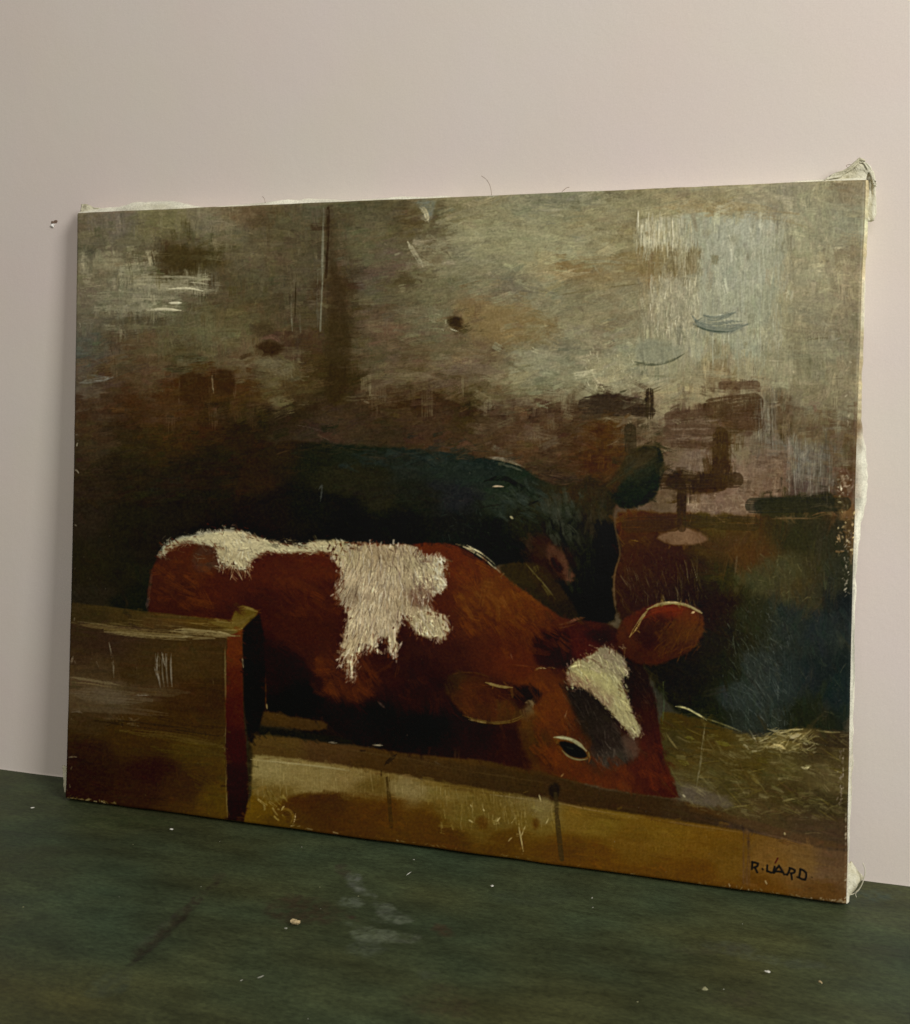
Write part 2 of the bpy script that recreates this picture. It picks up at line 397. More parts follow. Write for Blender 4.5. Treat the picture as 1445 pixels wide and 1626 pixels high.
fill('780,442 820,432 850,445 850,462 810,470 780,465', '#645c4a', 12, 8, .5)
fill('884,418 900,410 945,414 960,440 940,448 890,436', '#7d663c', 8, 6, .6); path('890,434 905,438 938,432', 5, '#9b8f68', .6, .6, .4); path('900,430 930,425', 2.5, '#9b8f68', .6, .6, .4)
path('868,462 930,455 1000,452 1040,438', 9, '#7c7049', .45, .3, .4); path('880,470 950,458 1020,450', 2.5, '#655a38', .5, .2, .3); path('935,400 946,428 960,440', 3, '#958e6a', .6, .6, .3)
# impasto, scraped vertically
fill('1012,352 1040,346 1112,345 1180,342 1235,352 1245,400 1238,470 1215,512 1160,520 1112,512 1112,440 1118,398 1085,392 1014,390', '1040,370,#a49f80 1100,360,#98997f 1150,380,#9a9c86 1190,370,#9fa18d 1225,400,#94947a 1170,440,#989a84 1140,490,#939479 1210,480,#919276', 8, 8, .8, .1)
fill('1030,440 1112,442 1115,512 1060,528 1046,500', '#979174', 8, 8, .7, .1); fill('1008,392 1040,388 1075,394 1117,392 1114,418 1100,440 1050,436 1010,434', '1030,410,#7d6b41 1090,410,#7b6f4c', 4, 6, .85)
dabs(170, (1012, 348, 1100, 392), (8, 30), (1.4, 3.4), 1.57, .05, 2, .08, .7, .8, .45, pal=['#bdb696', '#b3ad8c', '#a8a181', '#8f8663', '#9ea186'])
dabs(90, (1070, 385, 1118, 440), (8, 30), (1.6, 3.2), 1.57, .1, 2, .06, .7, .9, .45, pal=['#aaa381', '#9a9272', '#6d6140', '#7a6d48'])
dabs(260, (1034, 436, 1112, 535), (4, 20), (1.4, 3.2), 1.57, .15, 2, .08, .6, .8, .45, pal=['#bab392', '#aca585', '#9a9272', '#82795a', '#8a7a5c'])
dabs(60, (1050, 500, 1110, 535), (6, 16), (2, 4), 1.2, .7, 2, .06, .7, 1.1, .4, pal=['#bab392', '#aca585', '#8a7a5c', '#6f6a50'])
dabs(260, (1112, 348, 1245, 560), (20, 80), (1.5, 3), 1.57, .05, 2, .06, .45, .55, .45, pal=['#a3a590', '#8e9379', '#a9aa96', '#888b70'])
dabs(60, (1150, 520, 1350, 600), (20, 60), (1.5, 3), 1.57, .05, 2, .06, .35, .3, .45, pal=['#9b967a', '#8c8565', '#827b5c'])
for a in ('1100,500 1114,519 1150,528 1178,524 1190,514', '1118,500 1135,507 1160,498 1172,494', '1103,514 1130,521 1160,519 1188,514', '1110,508 1140,514 1170,508'):
    path(a, 7, '#6c7164', .75, .7, .3)
path('1104,516 1130,526 1165,527', 3, '#4b5446', .7, .4, .25); path('1108,512 1120,504', 4, '#4e5344', .6, .4, .3); path('1135,504 1150,499', 2, '#c3c3a8', .8, .9, .2); path('1140,518 1175,512', 2.2, '#a0a494', .7, .7, .3)
fill('1004,548 1020,538 1060,540 1094,552 1082,568 1050,578 1012,576', '#84856a', 5, 4, .7, .2); path('1008,574 1040,581 1072,572 1092,560', 4, '#5b5c46', .8, .5, .25); path('1005,560 1030,550 1080,556', 3, '#767a60', .6, .5, .3)
path('1012,578 1026,581', 4, '#474a36', .6, .3, .2); path('1022,596 1060,598 1110,594', 4, '#6e6a49', .5, .3, .3)
for (x, y, r1, r2, c) in ((1188, 407, 6, 6, '#7b7860'), (1176, 398, 4, 4, '#808068'), (1124, 370, 7, 7, '#8a8669'), (1141, 556, 6, 11, '#756b48'), (1187, 549, 4, 6, '#7a7454'), (1260, 552, 6, 3, '#6f6446'), (1166, 382, 8, 9, '#8b8a70')):
    t = np.linspace(0, 2 * np.pi, 9)[:-1]; fill(np.stack([x + r1 * np.cos(t), y + r2 * np.sin(t)], 1).astype(np.float32), c, 4, 2, .7)
dabs(150, (925, 545, 1010, 620), (3, 10), (1.6, 3), 1.2, .6, 3, .06, .5, .8, .5, pal=['#a29b78', '#958f6d', '#8a8362', '#b0a886'])
path('940,590 948,604 958,614', 3, '#b8b08b', .7, 1, .3); path('950,555 952,575', 3, '#a89f7c', .7, 1, .3); path('1230,600 1245,573', 2, '#a39a78', .2, .3, .3)
path('1218,572 1245,574', 3, '#aba282', .5, .5, .3); path('1283,536 1310,530 1352,525', 10, '#746850', .5, .2, .3); path('1285,540 1310,536 1330,538', 2.4, '#5b5138', .5, .2, .3); path('1320,541 1345,534', 4, '#8c8a76', .5, .3, .3)
path('1040,335 1120,330 1230,342 1280,360', 12, '#8f7b4f', .45, .2, .3); path('890,300 930,298 960,304', 8, '#81867a', .5, .3, .4)
path('770,310 795,306', 9, '#7a8178', .5, .3, .4); path('855,334 900,333', 4, '#99937a', .5, .6, .4)
dabs(240, (800, 300, 1080, 420), (20, 50), (3, 8), -.12, .25, 5, .04, .3, .3, .45, pal=['#8f8a64', '#7f7852', '#958f6c', '#86805a'])
dabs(260, (800, 440, 1080, 620), (14, 40), (3, 8), -.35, .3, 5, .04, .3, .3, .45, pal=['#8b8563', '#7b7350', '#918b6a', '#837b58'])
# shadowed brick patches under the lime wash
def edgefill(*a, **k): return fill(*a, **k)
fill('760,632 800,640 840,628 880,640 935,632 940,662 1045,668 1030,690 1000,700 960,730 900,700 820,690 760,690', '800,655,#3e2f1f 850,655,#46331f 900,655,#42311f 960,690,#3c2912 1010,690,#33291a 860,690,#412e1d', 10, 9, .7)
fill('938,629 955,623 1000,625 1020,640 1027,636 1028,621 1038,623 1040,650 1030,662 1018,664 1000,656 965,660 942,655 937,642', '960,640,#33291c 1030,640,#2f2514 1000,645,#34261a', 3, 4, .95)
path('1024,628 1020,642 1012,640', 4, '#6b5a3e', .6, .4, .3); path('965,664 1000,672 1040,664', 7, '#6e5d42', .6, .4, .4); path('1000,668 1004,674', 5, '#8b7c5c', .6, .6, .3)
path('1036,670 1026,690 1024,705', 14, '#66543b', .5, .3, .3); fill('990,684 1004,674 1014,690 1010,710 1000,706', '#322a1b', 4, 3, .8)
fill('925,672 985,668 992,680 985,700 970,712 990,720 975,750 930,752 924,710', '940,690,#3f260f 960,700,#4a3216 950,740,#3a210c', 8, 8, .7)
path('965,708 985,700 990,682', 6, '#625039', .5, .4, .4)
dabs(120, (790, 665, 920, 770), (25, 60), (1.5, 4), .25, .2, 3, .08, .45, .5, .5, pal=['#4b3825', '#3a2918', '#54412d', '#412f1c'])
path('800,690 830,694 852,700', 3, '#6a5740', .6, .6, .3); path('845,684 858,680', 7, '#5d4b36', .6, .4, .3); path('870,756 890,760 896,763', 2, '#1f1810', .8, .2, .2); path('872,754 893,757', 1.5, '#5b4a34', .6, .4, .2)
fill('1056,668 1070,650 1100,643 1135,640 1160,628 1170,612 1200,606 1215,625 1205,680 1165,690 1162,735 1132,738 1134,712 1085,714 1062,700', '1090,660,#55412f 1080,690,#5a4736 1150,650,#3f2f1c 1180,620,#4f3c28 1190,660,#4a3625 1146,710,#38280f 1110,690,#4f3c2b 1155,690,#38290f', 4, 7, .9)
dabs(110, (1062, 650, 1135, 712), (12, 34), (1.6, 3.5), .05, .2, 3, .1, .6, .6, .55, pal=['#6a5542', '#5a4736', '#4a3828', '#75604c', '#3c2c1d'])
dabs(50, (1160, 605, 1200, 690), (15, 34), (2, 5), .1, .5, 3, .1, .5, .4, .5, pal=['#4d3a28', '#5b4733', '#3d2c1b'])
path('1128,700 1136,698', 3, '#8f7f66', .7, .8, .3); path('1064,646 1080,641 1105,636', 4, '#b09e74', .3, .4, .3)
fill('1062,757 1076,747 1130,750 1136,728 1162,728 1164,752 1172,772 1150,781 1090,785 1066,776 1058,766', '1090,765,#2b1f0f 1145,740,#38270f 1150,770,#35240f', 3, 4, .95)
fill('1204,628 1235,628 1236,690 1205,690', '1212,640,#756d5b 1230,640,#5f5341 1212,680,#62564a 1232,680,#4d4030', 6, 6, .6)
dabs(60, (1203, 625, 1238, 700), (20, 55), (1.5, 3), 1.57, .05, 2, .1, .7, .6, .45, pal=['#8b8675', '#77705e', '#4b3e30', '#5f5444', '#3b2f22'])
fill('1240,630 1262,628 1264,695 1238,700 1236,670', '1250,650,#56442f 1255,685,#3b301b', 6, 6, .75)
fill('1162,695 1176,690 1196,705 1190,728 1168,738', '#77684c', 5, 5, .7, .3)
fill('1180,728 1260,722 1262,775 1200,790 1172,770', '1200,740,#735c47 1240,745,#654c36 1220,770,#664f3a', 8, 8, .6, .2)
dabs(140, (1165, 722, 1265, 785), (6, 18), (2, 4), 1.0, .8, 3, .1, .6, .7, .5, pal=['#7c6550', '#6a523d', '#5b4430', '#866e57', '#4f3824'])
fill('1258,708 1330,712 1336,780 1262,778', '1280,730,#676257 1320,745,#5d5343 1290,770,#574b40', 9, 8, .6)
dabs(130, (1250, 705, 1325, 782), (20, 60), (1.4, 2.8), 1.57, .06, 2, .1, .7, .7, .5, pal=['#857f70', '#6f6a5d', '#544a3c', '#4a3d30', '#77705f'])
fill('1060,792 1075,790 1078,812 1058,814', '#5d4a37', 4, 4, .7); fill('1096,788 1195,782 1199,800 1210,820 1098,811', '1120,797,#715942 1150,800,#6a5240 1190,805,#6c543f', 5, 5, .85, .3)
dabs(120, (1098, 785, 1200, 815), (6, 16), (2, 4), 1.2, .8, 3, .1, .6, .7, .5, pal=['#7f6850', '#6a523d', '#8b7459', '#5a4431'])
path('1094,788 1096,802', 4, '#97885f', .7, .8, .3); path('1198,806 1206,818', 4, '#8d7c64', .6, .6, .3)
fill('1030,790 1060,780 1076,784 1078,812 1040,812', '1050,800,#57452f 1035,800,#4c3d29', 6, 6, .8); path('1040,792 1062,808', 2, '#77654b', .5, .6, .4)

def bricks(n, box, pal, L=(18, 46), w=(9, 20), a=.5, m=None):
    dabs(n, box, L, w, lambda x, y: .03 if rng.random() < .65 else 1.55, .07, 3, .08, a, .25, .52, pal=pal, mask=m, bend=.02)
bricks(60, (760, 640, 930, 700), ['#4a3826', '#3b2a1a', '#5a4934', '#6a5a42', '#33241a', '#4f3b28'])
bricks(26, (760, 622, 930, 650), ['#7a7052', '#6a5c42', '#55452f', '#807656'], a=.45)
bricks(34, (985, 640, 1062, 715), ['#67563e', '#574630', '#75654a', '#4a3a28'], w=(7, 14))
bricks(60, (1062, 645, 1132, 712), ['#5b4836', '#4a3828', '#68543f', '#3c2c1e'], (12, 30), (5, 12))
bricks(44, (1135, 606, 1205, 690), ['#48372500', '#3f2f1d', '#553f2c', '#5f4a36'], (12, 30), (6, 13))
bricks(50, (1165, 700, 1262, 790), ['#75604c', '#66503d', '#836c56', '#57422f'], (12, 30), (6, 13))
bricks(34, (1098, 722, 1134, 748), ['#6d5a46', '#5f4c39', '#7a6650'], (10, 22), (5, 10)); bricks(40, (1098, 788, 1200, 812), ['#755e48', '#69523e', '#826a52'], (10, 26), (5, 10))
bricks(46, (1262, 640, 1365, 740), ['#6d624a', '#5d4c36', '#7a7054', '#4f3d29'], (16, 36), (8, 16))
bricks(24, (925, 672, 990, 750), ['#452c14', '#3a2410', '#54391d'], (12, 30), (6, 12)); bricks(16, (938, 626, 1010, 660), ['#33281c', '#3b2e20', '#2a2016'], (14, 30), (6, 12), .7)
bricks(60, (130, 590, 420, 680), ['#3c2b1a', '#33241400', '#4a3826', '#2b1e10', '#42301c'], a=.4); bricks(60, (130, 500, 480, 600), ['#52482e', '#5b5238', '#4a3c28', '#544331', '#615a40'], (24, 60), a=.35)
bricks(60, (560, 480, 760, 640), ['#5a4c36', '#4c3c2a', '#66583e', '#5f4937', '#6f6446'], (24, 60), a=.35)
bricks(60, (1060, 590, 1220, 640), ['#83795a', '#756548', '#8f8562', '#6a583e'], (24, 50), (6, 14), .4)
bricks(70, (190, 438, 330, 464), ['#7d775a', '#8a8465', '#6f694f', '#958f70'], (20, 60), (4, 10), .4); bricks(40, (160, 474, 286, 494), ['#7b765a', '#8a8465', '#6b664c'], (20, 60), (4, 9), .4)
# ---- 2. the dark lower wall
fill('975,814 1010,810 1060,816 1092,812 1210,821 1215,800 1225,790 1350,782 1372,822 1372,1175 1230,1168 1120,1150 1060,1120 1000,1010 975,950',
 '''1010,830,#301a06 1060,835,#2d1b08 1130,828,#342c17 1170,835,#362a18 1200,830,#322415 1000,880,#2a1808 1050,880,#281707 1060,915,#201307 1000,950,#1e1008
 1020,920,#241712 1100,900,#1f170b 1100,950,#170f06 1180,860,#34261a 1205,880,#372615 1130,875,#2f2418 1230,802,#26261c 1290,800,#24231b 1340,800,#3b2c1f
 1260,850,#222218 1320,850,#23221d 1250,900,#323225 1300,900,#29261c 1340,900,#222421 1150,920,#1d1c10 1200,920,#303024 1260,930,#322c1f 1300,950,#25251f
 1340,960,#14181e 1200,980,#1d1f18 1140,970,#181007 1260,980,#1d2226 1310,990,#1b2127 1080,1080,#0e0d06 1150,1060,#12130a 1200,1060,#1f2427 1250,1080,#1c2228
 1300,1080,#14191e 1340,1100,#131b20 1180,1110,#1e2428 1280,1140,#14170f 1120,1120,#0e1007 1230,1140,#1c2020 1080,1020,#110d06 1150,1010,#141208''', 4, 4, 1, name='dark')
dk = MASKS['dark']
dabs(500, (975, 820, 1365, 1160), (25, 70), (5, 14), lambda x, y: 1.5 if x > 1150 else .3, .4, 12, .08, .5, .2, .45, mask=dk)
dabs(500, (975, 820, 1365, 1160), (10, 36), (2, 4), lambda x, y: 1.35, .6, 9, .12, .5, .3, .5, mask=dk)
fill('1199,800 1208,790 1260,788 1330,780 1345,795 1340,815 1280,824 1212,822 1200,812', '#242319', 4, 4, .85); path('1290,822 1320,812 1335,820', 7, '#594232', .5, .5, .5); path('1230,824 1280,822 1340,826', 3, '#5b4837', .5, .4, .5)
path('1292,806 1312,800 1325,808', 5, '#4f453b', .6, .5, .4)
fill('1078,782 1094,782 1092,810 1096,836 1084,840 1072,842 1078,812', '#30220f', 3, 3, .95); fill('1040,818 1078,812 1076,836 1050,842 1030,846 1000,850 985,830 990,816', '1010,830,#33200a 1060,830,#2c1c09', 5, 4, .8)
fill('1042,853 1070,842 1084,834 1092,836 1110,846 1134,856 1112,865 1078,867 1056,860', '1060,852,#544036 1090,850,#5e483e 1120,858,#554036', 3, 2.5, .95, .15)
fill('1158,870 1235,858 1236,885 1200,895 1160,892', '#382616', 10, 8, .6)
fill('976,885 1040,872 1100,880 1112,960 1080,960 1030,962 985,985 976,940', '1000,900,#281306 1060,900,#221007 1000,950,#1f110a 1080,940,#1c110b', 9, 6, .5)
dabs(36, (992, 905, 1075, 960), (12, 30), (1.2, 2.2), 1.35, .3, 2, .1, .55, 1.3, .3, pal=['#4a3f39', '#57504a', '#3a2d26', '#66605a'])
dabs(26, (1078, 900, 1116, 965), (18, 40), (1.2, 2.2), 1.42, .12, 2, .1, .6, 1.3, .3, pal=['#5d5852', '#4b443d', '#6c6863'])
path('978,830 979,860 988,885 978,905 976,940 982,982', 3, '#4a3620', .6, .5, .2)
path('1006,858 1016,860', 4, '#5a4420', .6, .6, .5); path('1020,856 1028,860', 3, '#5a4420', .6, .6, .5); path('1174,880 1170,915', 3, '#4c453c', .5, .6, .4)
dabs(150, (1165, 1010, 1260, 1165), (14, 46), (1.2, 2.4), lambda x, y: 1.15, .3, 2, .1, .5, .9, .35, pal=['#3a444c', '#2c353c', '#4a545c', '#222b30'])  # specular sheen on bristle ridges, painted in as grey-blue strokes
dabs(140, (1225, 860, 1355, 1160), (8, 28), (1.2, 2.2), lambda x, y: 1.2, .5, 2, .1, .4, .8, .4, pal=['#3d4038', '#2c3130', '#48483c', '#232a30', '#1c2a2a'])  # the same sheen carried further right, also put into the pigment
dabs(60, (1190, 880, 1300, 960), (6, 18), (1.5, 3), 1, .9, 2, .1, .5, .7, .5, pal=['#4b4936', '#3d3b2a', '#55513e'])
dabs(40, (1325, 745, 1362, 880), (5, 14), (2, 6), 1.4, .7, 2, .1, .8, .8, .45, pal=['#4d3a2a', '#6e5a48', '#42301f', '#7d6c56'])
fill('1333,742 1345,738 1360,760 1362,880 1348,882 1346,830 1334,825', '1345,770,#553925 1350,810,#5e4834 1352,860,#443426', 4, 6, .6)
dabs(70, (1332, 745, 1362, 885), (3, 9), (2, 4.5), 1.3, .9, 2, .1, .85, 1.2, .4, pal=['#a8997e', '#857059', '#b5a68a', '#5f4a38'])

# ---- 3. the dark cow behind
COW2 = '''368,800 378,750 400,718 450,700 500,701 560,705 640,711 700,716 745,722 778,727 805,730 832,742 860,762 885,770 912,768 926,768 930,758 940,756 950,764 958,772 984,746 996,726 1008,710 1040,705
 1053,711 1058,740 1050,765 1046,785 1030,800 1010,806 992,808 978,800 977,830 985,860 988,878 980,898 975,920 976,945 983,985 960,992 925,990 905,985 880,965 850,930 835,893 790,900 760,900 700,900 600,880 420,880 372,860'''
fill(COW2, '''400,760,#1b130a 440,705,#1c1509 500,730,#12140c 560,720,#141811 640,740,#161a17 700,740,#171e1b 760,750,#161d1b 540,760,#18180f 600,780,#17170f 660,790,#12140f 720,790,#15171b
 500,800,#0c0d07 560,820,#090a06 640,830,#0a0b07 720,830,#0e0f0e 780,840,#0b0d0a 790,870,#0a0d09 440,800,#0f0c06 400,830,#0f0b06 810,770,#182019 800,800,#1a211c 830,880,#090b07
 840,780,#161b16 870,790,#1f1e14 850,830,#14150a 880,830,#10120c 890,810,#1b2018 930,780,#231c10 950,810,#1f1b11 930,850,#12110b 900,850,#0e110b 960,850,#0b0b07 970,880,#060704 940,900,#080906 945,940,#090b04 965,960,#050502 920,960,#0a0b05
 1000,735,#282314 1035,735,#1b1d12 1020,760,#1c1c10 1010,790,#121610 1045,760,#0e130c 975,765,#241b0f 985,785,#12160f 860,870,#1f110b 880,900,#160e08''', 3.5, 3.5, 1, name='cow2')
c2 = MASKS['cow2']
dabs(450, (370, 700, 1060, 985), (20, 60), (5, 12), lambda x, y: .2 if x < 800 else 1.2, .4, 9, .1, .45, .15, .45, mask=c2)
dabs(400, (370, 700, 1060, 985), (6, 18), (1.6, 3), lambda x, y: .6 if x < 800 else 1.2, .7, 5, .18, .45, .2, .45, mask=c2)
dabs(160, (700, 730, 840, 860), (6, 18), (1.5, 3), .4, .8, 3, .12, .4, .35, .5, pal=['#1f2826', '#181d22', '#222a28', '#12171a'], mask=c2)
fill('960,775 985,748 1000,722 1030,712 1046,718 1030,735 1000,758 975,778', '#2a2212', 6, 5, .7)
fill('985,768 1040,722 1054,722 1046,780 1030,800 995,806 980,798', '1030,750,#1c1d12 1010,790,#10150f 1045,760,#0d120b', 5, 4, .6)
path('965,772 1000,745 1040,728', 5, '#2f2c1b', .6, .4, .3)
path('775,726 800,729 822,735 835,743', 6, '#6a6250', .75, .8, .35); path('800,738 820,742 830,748', 5, '#3b3f38', .6, .5, .4); path('690,705 715,712 735,714', 3, '#43352a', .5, .4, .4)
path('770,764 800,757 820,768 838,780 858,790', 8, '#0c1009', .8, .2, .1); path('783,773 792,772 801,773', 2, '#a08c72', .6, .6, .1); path('786,784 815,790 845,795', 10, '#1f2520', .6, .3, .3)
path('862,792 845,800 832,806', 2.4, '#070906', .8, .2, .1); path('811,820 816,824', 3, '#6a6a54', .9, .8, 0); path('505,778 512,768 508,796', 4, '#2a2e30', .6, .5, .4)
fill('835,862 862,852 880,860 870,890 890,930 850,900', '#20120b', 8, 6, .6)
fill('866,868 875,862 888,870 903,886 907,903 915,920 908,928 898,922 884,908 872,890', '880,875,#3b261d 900,900,#472e24 905,920,#4c3127 890,905,#33211a', 4, 4, .8, .2)
fill('874,886 882,885 892,893 898,905 893,912 882,906', '#150703', 2.5, 2, .95)
# stall post wedge between the two animals
fill('792,897 835,892 862,897 878,915 900,940 920,975 928,990 900,990 850,955 820,930 800,912', '830,910,#241c0b 870,940,#1f1709 900,970,#171206 850,900,#221a0b', 3, 3, .95)
path('836,895 856,918 880,945', 1.6, '#55502f', .6, .6, .3); path('858,918 884,952', 1.3, '#4b4629', .5, .6, .4)
dabs(60, (400, 700, 780, 730), (14, 40), (2, 4), .06, .15, 2, .1, .4, .4, .5, pal=['#2f251a', '#1d1a12', '#3a2d20', '#171c18'])
path('460,675 490,680 520,686', 4, '#55473a', .5, .6, .5); path('500,690 525,702', 4, '#4a3b30', .5, .5, .5)

# ---- 4. the chestnut-and-white calf
CALF = '''232,985 233,940 240,900 252,878 272,860 310,850 345,843 380,845 410,856 450,865 480,868 540,860 640,866 680,862 722,864 752,880 790,906 830,936 870,966 905,986 940,986 985,995
 1012,1030 1030,1070 1044,1110 1050,1160 1056,1200 1072,1240 1086,1262 1078,1269 1030,1264 960,1250 880,1235 800,1222 700,1206 560,1184 470,1160 410,1135 404,1060 400,1000'''
fill(CALF, '''300,880,#351204 260,900,#2d1003 270,950,#270c02 340,920,#2d0b01 320,900,#33130a 420,900,#330d01 420,960,#250800 500,900,#381001 500,950,#2d0b00 480,1000,#280b00 540,950,#2a0a01
 460,1060,#0f0300 520,1050,#290c01 560,1090,#2c0e03 600,1060,#220803 640,1040,#210b04 700,1040,#230b02 660,1100,#170603 740,900,#401a05 780,930,#45230a 800,960,#432108 740,980,#341503
 700,960,#351204 720,880,#431705 760,1000,#341403 820,950,#432006 860,980,#3c1c05 800,1020,#331102 700,1000,#2e0f03 600,1130,#080302 680,1150,#070201 540,1140,#0b0402 740,1130,#100502
 700,1110,#140503 480,1110,#070200 440,1040,#120300 620,1080,#1f0704 660,1060,#1a0703 850,1010,#351203 830,1050,#3a1303 860,1080,#3f1c05 880,1120,#412006 860,1150,#3c1d05 850,1180,#2c1a08 900,1210,#401c04
 880,1225,#311704 950,1235,#3d1704 1010,1220,#330c01 1050,1230,#2d0900 1000,1150,#200c05 1040,1180,#290a02 1030,1100,#140b0a 1020,1060,#150c08 930,1110,#140e0b 950,1150,#19130f
 985,1200,#241c18 960,1220,#231b16 900,1030,#2f0900 880,1045,#190401 870,1020,#1a0501 940,1010,#2c0e04 970,1000,#1f1009 930,1035,#320b03 820,1170,#170603 800,1200,#1b0704 840,1205,#1b0803 770,1170,#120402''', 2.8, 3, 1, h=.1, name='calf')
ca = MASKS['calf']
def cang(x, y):
    if x > 840: return 1.0
    return .25 + (y - 860) / 900 + (x - 250) / 900
dabs(700, (232, 845, 1086, 1265), (20, 55), (5, 13), cang, .35, 9, .1, .45, .15, .45, mask=ca)
dabs(700, (232, 845, 1086, 1265), (7, 22), (1.5, 3), cang, .5, 5, .16, .4, .25, .5, mask=ca)
path('240,905 234,950 233,978', 5, '#35221b', .6, .4, .3); path('236,948 231,965', 6, '#40302a', .5, .4, .3)
fill('305,868 335,862 352,880 345,905 320,912 304,900', '#33231b', 8, 7, .75)
dabs(60, (720, 890, 870, 1010), (20, 50), (4, 9), .75, .2, 5, .06, .4, .2, .5, pal=['#48260b', '#3f1f07', '#4d2b0f', '#381804'], mask=ca)
path('590,1068 610,1062 624,1050', 10, '#3a1c0a', .35, .3, .5); path('632,1052 628,1075', 8, '#33180a', .4, .3, .4); path('600,1114 612,1125', 3, '#453834', .5, .5, .3)
# white back
FURP = ['#a9a284', '#9a9377', '#857e64', '#b8b193', '#6b6450', '#8f876e', '#564c3c']
fill('249,884 257,868 275,856 310,847 345,841 378,842 400,851 440,862 470,868 500,859 545,858 560,866 545,880 500,876 455,878 425,876 405,884 394,898 386,908 370,900 352,896 342,882 346,868 318,863 290,862 270,868 258,882',
     '270,862,#84826a 320,853,#97937a 380,860,#a29b80 360,890,#8a8065 440,870,#a39e83 500,868,#968f74 540,870,#8a8260', 3, 4, .92, .5)
for (x0, y0, x1, y1, an, n, L) in ((255, 852, 300, 872, -.5, 26, (12, 26)), (300, 846, 350, 862, -.15, 40, (8, 20)), (340, 842, 400, 885, .5, 150, (8, 20)), (345, 878, 400, 908, 1.3, 110, (9, 24)), (395, 856, 470, 876, .2, 110, (10, 26)), (465, 860, 560, 880, -.08, 130, (10, 26))):
    dabs(n, (x0, y0, x1, y1), (L[0] * .6, L[1] * .7), (1.2, 2.6), an, .4, 2, .14, .6, .7, .38, pal=FURP)
dabs(36, (352, 888, 395, 912), (12, 26), (1.3, 2.4), 1.35, .3, 2, .1, .8, 1, .25, pal=['#c0b99b', '#a8a084', '#6a5f4a'])
dabs(24, (310, 843, 390, 850), (8, 14), (1.3, 2.2), -.9, .5, 2, .1, .8, .9, .2, pal=['#a39c7f', '#8e876c'])
path('365,836 372,834 376,842', 5, '#4b3a33', .6, .4, .3)
path('252,884 258,868 276,858', 5, '#7f8069', .7, .7, .3)
# shoulder patch
PATCH = '''518,874 560,862 600,866 640,866 664,872 674,886 690,881 713,888 700,905 707,922 704,938 690,946 676,956 690,972 710,982 716,1000 704,1020 690,1014 662,1010 652,990 642,980 633,992 631,1042
 622,1040 612,1018 603,1012 592,1034 586,1038 580,1022 570,1044 562,1054 561,1083 553,1076 546,1060 538,1046 546,1014 553,990 551,968 530,956 534,934 541,910 532,890'''
fill(PATCH, '560,880,#8f8468 600,880,#83735a 640,880,#8b7d65 560,920,#a0917a 600,930,#9b8b76 640,920,#93856d 660,900,#8f866c 690,900,#9a9278 700,925,#a39a80 665,940,#6b5445 545,950,#7a6b5a 580,980,#a4957e 610,990,#9b8b77 560,1030,#99896f 555,1065,#8a7b63 620,1030,#877860 680,990,#8f8468 700,1000,#958a6d 640,960,#8c7c64', 3, 6, .92, .5)
def pang(x, y):
    return 1.57 + (600 - x) * .0045 + (0.15 if y > 900 else .5 * (x - 600) / 100)
FP2 = ['#b3a48b', '#9f8f77', '#877761', '#c2b59c', '#63513f', '#a5967e', '#917663', '#715f4c', '#4e3c2c']
fur = np.zeros((PH, PW), np.float32); am, x0_, y0_, x1_, y1_ = polymask(pts(PATCH), 5, 9); fur[y0_:y1_, x0_:x1_] = am
dabs(1300, (530, 862, 715, 1080), (8, 26), (1.3, 3.2), pang, .25, 2, .14, .6, .75, .38, pal=FP2, mask=fur)
dabs(260, (535, 880, 640, 1070), (10, 34), (1.1, 1.9), pang, .15, 2, .1, .6, .9, .35, pal=['#cfc3ac', '#c2b49c', '#5e4d3d', '#b5a78f'], mask=fur)
dabs(140, (650, 960, 715, 1018), (5, 12), (1.8, 3.6), 1.2, 1.1, 2, .12, .8, 1.5, .3, pal=['#b9ae90', '#8d8368', '#cbc0a3', '#5e4f3a'], mask=fur)
dabs(60, (660, 880, 712, 945), (8, 18), (2, 4), .9, .8, 2, .1, .7, 1.2, .3, pal=['#b3aa8e', '#9f967a', '#c4bca0'], mask=fur)
for a in ('556,1040 558,1065 560,1084', '551,1030 552,1060 554,1076', '590,1008 590,1028 586,1038', '600,1010 596,1026 594,1034', '626,1000 627,1030 628,1044', '618,1010 620,1030 624,1040', '575,1010 570,1036 564,1050'):
    path(a, 3, '#b5a78e', .85, 1.2, .15)
path('595,1034 599,1030 600,1038', 2, '#c8bca4', .9, 1.2, 0)
fill('668,866 690,862 722,866 740,880 730,895 712,890 690,881 676,884', '690,872,#421908 720,880,#421806', 3, 3, .95)
fill('655,945 680,950 676,968 655,965', '#53392c', 5, 5, .7); path('672,950 676,944', 3, '#c0b49c', .8, 1, .1)
path('736,868 760,878 780,893 796,910', 6, '#938b70', .85, .9, .35); path('742,866 768,880', 2.4, '#b0a88b', .7, .9, .3); path('724,864 745,868', 3, '#5e4a36', .6, .5, .4)
# crown and forehead
fill('845,1025 850,1008 875,1003 905,1006 912,1030 905,1055 880,1062 852,1055', '870,1015,#180502 890,1040,#150401 860,1050,#190501', 5, 5, .85)
fill('905,1010 945,1000 985,1010 980,1025 950,1030 915,1045', '930,1020,#2e0902 960,1015,#200b05', 6, 5, .7); fill('930,1003 955,1000 972,1012 965,1025 942,1020', '#140a07', 5, 4, .7)
path('884,996 905,992 925,982', 8, '#473027', .6, .5, .35); path('908,986 930,981', 5, '#5a3527', .6, .5, .3)
path('850,1066 858,1060 868,1062', 3, '#8b7a50', .7, .9, .2); path('872,1060 884,1062', 2.5, '#6b5636', .6, .8, .3); path('812,1038 815,1048', 2, '#5a4038', .5, .5, .2); path('815,1056 850,1060', 2, '#4d2a1a', .5, .5, .3)
